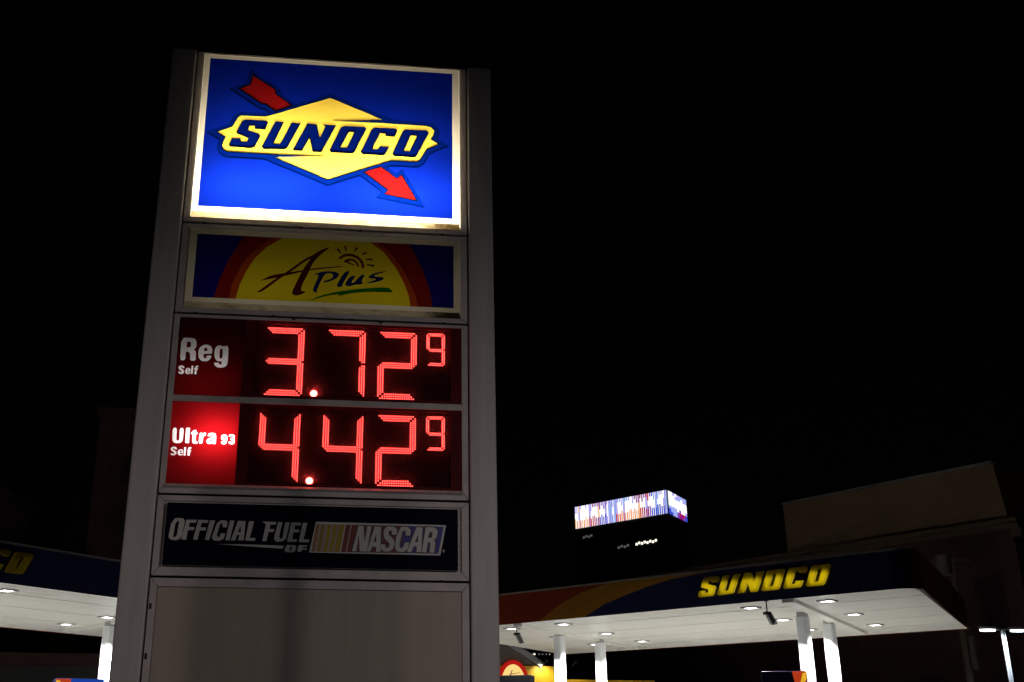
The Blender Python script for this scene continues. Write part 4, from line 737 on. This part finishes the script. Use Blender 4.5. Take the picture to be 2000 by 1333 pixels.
# ---------------------------------------------------------------- convenience store
ST = empty('convenience_store', (2.7, 46.2, 0), math.radians(10)); tag(ST, 'low store with lit yellow fascia and arched sun sign under its grey gable', 'store')
MB().box(-9, .25, 0, 2.3, 9, 4.1).build('wall', M['store_wall'], ST)
MB().box(-9, -.02, 3.25, 2.32, .24, 4.42).build('yellow_fascia', M['store_yel'], ST)
MB().box(2.33, .1, 2.9, 6.6, .34, 3.92).build('yellow_fascia', M['store_yel'], ST)
MB().box(2.33, .36, 0, 6.6, 7, 3.6).build('wing', M['store_wall'], ST)
ga = MB(); ga.add([(-4.2, .1, 4.43), (1.62, .1, 4.43), (-1.3, .1, 6.3), (-4.2, 8, 4.43), (1.62, 8, 4.43), (-1.3, 8, 6.3)], [(0, 1, 2), (5, 4, 3), (0, 3, 4, 1), (1, 4, 5, 2), (2, 5, 3, 0)]); ga.build('gable', M['roofgrey'], ST)
MB().bar((1.75, .0, 4.45), (-1.3, .0, 6.42), .30, .22, (0, 0, 1)).build('rake_trim', M['coping'], ST)
MB().bar((-4.35, .0, 4.45), (-1.3, .0, 6.42), .30, .22, (0, 0, 1)).build('rake_trim', M['coping'], ST)
def arch(r0, r1, y, n=24): return [(r1*.92*math.cos(math.pi*i/n), r1*1.25*math.sin(math.pi*i/n)) for i in range(n+1)]
cxs, czs = .52, 3.72
def half(rw, rh, n=24): return [(cxs+rw*math.cos(math.pi*i/n), czs+rh*math.sin(math.pi*i/n)) for i in range(n+1)]
o_, i_ = half(.64, .92), half(.50, .75)
m = MB(); vs = [(x, -.14, z) for x, z in o_]+[(x, -.14, z) for x, z in i_]+[(x, -.02, z) for x, z in o_]; n = len(o_)
m.add(vs, [(i, i+1, n+i+1, n+i) for i in range(n-1)]+[(i, 2*n+i, 2*n+i+1, i+1) for i in range(n-1)])
m.build('arch_ring', M['arch_red'] if 'arch_red' in M else M.setdefault('arch_red', glow('arch_red', (.55, .012, .008), .75)), ST)
m = MB(); m.add([(x, -.10, z) for x, z in i_], [tuple(range(len(i_)))]); af = m.build('arch_face', M.setdefault('arch_lit', glow('arch_lit', (1., .66, .22), 1.05)), ST)
mm = MB()
mm.add([(cxs-.18, -.11, czs+.22), (cxs-.15, -.11, czs+.22), (cxs-.02, -.11, czs+.52), (cxs-.06, -.11, czs+.52)], [(0, 1, 2, 3)]).add([(cxs-.16, -.11, czs+.34), (cxs+.28, -.11, czs+.42), (cxs+.28, -.11, czs+.44), (cxs-.16, -.11, czs+.37)], [(0, 1, 2, 3)])
mm.build('arch_lettering', M['f_red'], af)
for x, e in ((1.75, 1.), (-.7, .6), (3.0, .35)):
    f = MB().tube((x, -.05, 4.40), (x, -.7, 4.62), .018, n=8).tube((x, -.7, 4.66), (x, -.66, 4.52), .06, .11, 12).build('wall_lamp', M['black'], ST)
    aim(lamp('wall_lamp_bulb', 'SPOT', f, (x, -.62, 4.50), STORE_E*e, (1., .93, .75), spot_size=math.radians(110), spot_blend=.8, shadow_soft_size=.05), (0, .55, -.65))

# ---------------------------------------------------------------- twin-head lamp post
def lamp_post(x, y, zt, lab, energy, yaw=0., group=None, heads=(-1, 1), col=(.80, .90, 1.), tilt=0.):
    r = empty('lamp_post', (x, y, 0), yaw); tag(r, lab, 'lamp post', group)
    MB().tube((0, 0, .7), (0, 0, zt), .095, .075, 12).build('pole', M['colwhite'], r, smooth=True)
    MB().tube((0, 0, 0), (0, 0, .7), .28, .28, 20).build('base', M['concrete'], r)
    for s in heads:
        MB().bar((s*.05, 0, zt-.02), (s*.30, 0, zt+.03), .07, .07).build('arm', M['steel'], r)
        pts = [(s*(.62+.34*math.cos(a)), .19*math.sin(a)) for a in [2*math.pi*i/20 for i in range(20)]]
        if s < 0: pts = pts[::-1]
        h = MB().prism(pts, zt-.01, zt+.09).build('head', M['coping'], r)
        MB().prism([(s*.62+(a-s*.62)*.88, b*.88) for a, b in pts], zt-.07, zt-.012).build('lens', M['lens_cool'], h)
        lamp('head_spot', 'SPOT', h, (s*.55, 0, zt-.10), energy, col, spot_size=math.radians(165), spot_blend=.2, shadow_soft_size=.15)
    return r
lamp_post(21.72, 43.0, 5.62, 'twin headed white lamp post standing right of the right canopy', POST_E, .12)

# ---------------------------------------------------------------- brick building behind the right canopy
BD = Vector((-.5705148, .82128732)); BO = Vector((19.27, 60.))
BB = empty('brick_building', (BO.x, BO.y, 0), math.atan2(BD.y, BD.x)); tag(BB, 'dark brick building with pale blank penthouse rising behind the right canopy', 'building')
# in its frame x runs to the left and away, y<0 is behind (away from the camera)
Y1 = -9.
m = MB(); m.box(-12.45, Y1, 0, 20., 0., 10.95); m.build('wall', M['brick'], BB)
m = MB(); m.add([(0, -.05, 11.2), (-12.30, -.05, 11.2), (-11.86, -.35, 13.92), (0, -.05, 13.86), (0, Y1, 11.2), (-12.30, Y1, 11.2), (-11.86, Y1, 13.92), (0, Y1, 13.86)], [(0, 1, 2, 3), (7, 6, 5, 4), (0, 4, 5, 1), (1, 5, 6, 2), (2, 6, 7, 3), (3, 7, 4, 0)]); m.build('penthouse', M['beige'], BB)
MB().box(-12.0, -.42, 13.90, .08, .02, 13.98).build('parapet_cap', M['coping'], BB)
MB().box(-12.85, -.6, 10.96, 20.2, .35, 11.19).build('cornice', M['stone'], BB)
MB().box(-12.80, -.5, 10.72, 20.1, .18, 10.95).build('frieze', M['stone'], BB)
MB().box(-12.95, -.45, 10.3, -12.46, .22, 10.71).build('bracket', M['stone'], BB)
for zz in (2.2, 6.4):
    for i in range(8):
        x = -10.9+i*3.6
        w = MB().box(x-.7, -.02, zz, x+.7, .06, zz+2.4).build('window', M['brick'], BB)
        MB().box(x-.6, .0, zz+.1, x-.04, .075, zz+2.3).box(x+.04, .0, zz+.1, x+.6, .075, zz+2.3).build('pane', M['dim_glass'], w)

# ---------------------------------------------------------------- buildings on the left
def block(x0, y0, x1, y1, h, mt, lab, rows, yaw=0.):
    r = empty('brick_building', ((x0+x1)/2, y0, 0), yaw); tag(r, lab, 'building'); w = (x1-x0)/2
    MB().box(-w, 0, 0, w, y1-y0, h-.5).build('wall', mt, r)
    MB().box(-w-.15, -.15, h-.499, w+.15, y1-y0+.15, h).build('cornice', M['brick'], r)
    n = max(2, int(2*w/3.2)); wm = MB(); 
    for j in range(rows):
        for i in range(n):
            x = -w+(i+.5)*2*w/n; z = 1.2+j*3.4
            wo = MB().box(x-.62, -.06, z, x+.62, .02, z+1.9).build('window', M['brick'], r)
            MB().box(x-.52, -.075, z+.1, x+.52, -.02, z+1.8).build('pane', M['dim_glass'], wo)
block(-18.9, 60, -8.0, 74, 19.2, M['brick'], 'tall dark brick building half hidden behind the price sign', 5, .05)
block(-38.0, 59, -24.0, 72, 14.7, M['brick'], 'dark brick building at the left frame edge above the left canopy', 4, .05)
block(-24.0, 47, -9.5, 56, 4.9, M['tower'], 'low dark shopfront building beneath the left canopy', 1, .15)

# ---------------------------------------------------------------- high-rise with light crown
D1 = Vector((-.67214218, .7404221)); D2 = Vector((.51332278, .85819562)); T0 = Vector((64.576, 300.))
TW = empty('high_rise_tower', (T0.x, T0.y, 0)); tag(TW, 'distant dark high-rise tower crowned by a glowing multicoloured light screen', 'tower')
LW, RW, ZB, ZTP = 33.4, 16.3, 60.45, 66.95
a = D1*LW; b = D2*RW
MB().prism([(0, 0), (b.x, b.y), (a.x+b.x, a.y+b.y), (a.x, a.y)], 0, ZTP+.2).build('wall', M['tower'], TW)
HUES = dict(w=((1., .98, 1.), 1.35), l=((.52, .46, 1.), .95), p=((.26, .09, .75), .7), m=((.42, .015, .30), .7), c=((.75, .02, .08), .7), r=((.85, .06, .03), .8), o=((1., .34, .10), .95), k=((1., .58, .34), 1.05), b=((.05, .09, .80), .8), s=((.32, .48, 1.), 1.0))
HK = list(HUES); HM = [glow('screen_'+h, *HUES[h]) for h in HK]
BOT = 'kokokokorrccmpbbbblllssroororkokokokorcmcmpbbbbbbbsl'
MID = 'wwlwwwwwlwwwwkwwwlwsswslwswwlwwwwwwwkwwwlwwwwswwwlws'
TOP = 'llklwwlwlllmpmpppplpllllslslslssslwlsmmpmmpcrcpbslsllwwl'
rnd = random.Random(4)
N1 = 50; nl = Vector((-D1.y, D1.x)); nl = nl if nl.y < 0 else -nl
for i in range(N1):
    u0, u1 = (i+.15)/N1, (i+.72)/N1
    m = MB(); zs = [0, .17, .34, .44, .56, .68, .84, 1.]
    f = (N1-1-i)/(N1-1)
    bt, mi_, tp = BOT[int(f*(len(BOT)-1))], MID[int(f*(len(MID)-1))], TOP[int(f*(len(TOP)-1))]
    rowc = [bt, bt, mi_ if rnd.random() < .6 else bt, mi_, mi_, tp if rnd.random() < .4 else mi_, tp]
    for k in range(7):
        za, zb_ = ZB+(ZTP-ZB)*zs[k], ZB+(ZTP-ZB)*zs[k+1]
        pa, pb = D1*LW*u0+nl*.25, D1*LW*u1+nl*.25
        m.add([(pa.x, pa.y, za), (pb.x, pb.y, za), (pb.x, pb.y, zb_), (pa.x, pa.y, zb_)], [(0, 1, 2, 3)], HK.index(rowc[k]))
    for p in (pa, pb):
        q = p-nl*.24; m.add([(p.x, p.y, ZB), (q.x, q.y, ZB), (q.x, q.y, ZTP), (p.x, p.y, ZTP)], [(0, 1, 2, 3)], HK.index(mi_))
    m.build('light_strip', HM, TW)
nr = Vector((-D2.y, D2.x)); nr = nr if nr.y < 0 else -nr
GRID = ['lslswwwbb', 'bslmcmpbb', 'slbpsmmlb', 'wwwwwwwww', 'wwwwwwwww', 'wwwwlwwww', 'wlwllslll', 'wwllwlsll']
GRID = ['bbslpmmpb', 'bslspcmcb', 'slslwpwwl', 'wwwwwwwww', 'wwwwwwwww', 'wwwwwwwww', 'wwwlslwll', 'wwlwllsls']
for j, row in enumerate(GRID):
    for i, h in enumerate(row):
        pa, pb = D2*(.6+(RW-.9)*i/9)+nr*.2, D2*(.6+(RW-.9)*(i+.96)/9)+nr*.2; za, zb_ = ZB+(ZTP-ZB)*j/8, ZB+(ZTP-ZB)*(j+.97)/8
        MB().add([(pa.x, pa.y, za), (pb.x, pb.y, za), (pb.x, pb.y, zb_), (pa.x, pa.y, zb_)], [(0, 1, 2, 3)]).build('screen_panel', HM[HK.index(h)], TW)
winm = glow('office_light', (1., .93, .75), 1.6); wind = glow('office_light_dim', (.9, .9, .85), .10)
for s0, s1, z, m_, n in ((11.58, 4.0, 53.4, winm, 8), (30.65, 26.8, 57.65, wind, 4), (17.96, 13.6, 53.2, wind, 4)):
    for i in range(n):
        pa, pb = D1*(s0+(s1-s0)*i/n)+nl*.15, D1*(s0+(s1-s0)*(i+.72)/n)+nl*.15; dz = .25*((i % 2)-.5)
        MB().add([(pa.x, pa.y, z-.33+dz), (pb.x, pb.y, z-.33+dz), (pb.x, pb.y, z+.33+dz), (pa.x, pa.y, z+.33+dz)], [(0, 1, 2, 3)]).build('window', m_, TW)

# far low block with a few lit windows, seen between store and canopy
FB = empty('office_building', (29.0, 301., 0)); tag(FB, 'far dark building showing a short row of tiny lit windows under the right canopy', 'building')
MB().box(-7, 0, 0, 7, 12, 26).build('wall', M['tower'], FB)
wins = glow('office_light_faint', (.9, .9, .8), .35)
for x, m_ in ((-2.6, wins), (-2.2, winm), (-1.0, wind), (-.1, wind), (.9, wind), (1.9, wins)):
    MB().box(x-.2, -.1, 22.7, x+.2, .02, 23.1).build('window', m_, FB)

# ---------------------------------------------------------------- utility pole behind the canopy end
UP = empty('utility_pole', (23.0, 49.0, 0)); tag(UP, 'dim utility pole with grey transformer can behind the right end of the canopy', 'utility pole')
MB().tube((0, 0, 0), (0, 0, 9.3), .17, .13, 12).build('pole', mat('weathered_wood', (.10, .075, .055), .9), UP)
MB().tube((-.45, -.1, 8.5), (-.45, -.1, 9.35), .30, .30, 16).build('transformer', M['roofgrey'], UP)
MB().bar((-.9, 0, 9.15), (.9, 0, 9.15), .1, .1).build('crossarm', M['roofgrey'], UP)
MB().tube((.28, -.1, 4.5), (.28, -.1, 5.9), .16, .16, 12).build('cable_riser', M['roofgrey'], UP)

# ---------------------------------------------------------------- added lamps, unseen, that light the scene from outside the frame
def added_lamp(x, y, zt, yaw, lab, energy, col, target, size, blend, reach=1.3, soft=.18, kind='SPOT'):
    r = empty('added_lamp', (x, y, 0), yaw); tag(r, lab, 'street lamp')
    MB().tube((0, 0, 0), (0, 0, zt), .10, .07, 12).build('pole', M['steel'], r, smooth=True)
    MB().bar((0, 0, zt-.1), (reach, 0, zt+.08), .06, .06).build('arm', M['steel'], r)
    h = MB().box(reach-.1, -.14, zt+.0, reach+.55, .14, zt+.15).build('head', M['coping'], r, bevel=.03)
    MB().box(reach, -.10, zt-.03, reach+.45, .10, zt-.005).build('lens', glow('added_lens', col, 4.), h)
    hx = (x+(reach+.22)*math.cos(yaw), y+(reach+.22)*math.sin(yaw), zt-.08)
    sp = dict(spot_size=math.radians(size), spot_blend=blend) if kind == 'SPOT' else {}
    l = lamp('added_bulb', kind, None, hx, energy, col, shadow_soft_size=soft, **sp)
    l.parent = h; l.matrix_parent_inverse = (Matrix.Translation((x, y, 0)) @ Matrix.Rotation(yaw, 4, 'Z')).inverted(); l.location = hx
    aim(l, Vector(target)-Vector(hx)); return r
for a in STREET: added_lamp(**a)

def shadow_post(x, y, h, w_, lab):  # unseen posts added to cast the shadow bands on the lower panel
    r = empty('shadow_post', (x, y, 0)); tag(r, lab, 'post')
    MB().box(-w_/2, -w_/2, 0, w_/2, w_/2, h).build('shaft', M['steel'], r, bevel=.01)
    MB().box(-w_/2-.02, -w_/2-.02, h+.001, w_/2+.02, w_/2+.02, h+.05).build('cap', M['coping'], r, bevel=.01)
def post_between(i, s, t, h, w_, lab):
    a = STREET[i]; l = Vector((a['x']+1.52*math.cos(a['yaw']), a['y']+1.52*math.sin(a['yaw'])))
    q = l.lerp(Vector((-1.9666+.99432*s, 6.9467+.1064*s)), t); shadow_post(q.x, q.y, h, w_, lab)
post_between(2, .80, .40, 4.1, .20, 'unseen square post added right behind the viewer to shade the price sign')
post_between(1, 1.40, .45, 4.1, .235, 'unseen square post added left of the viewer to shade the price sign')
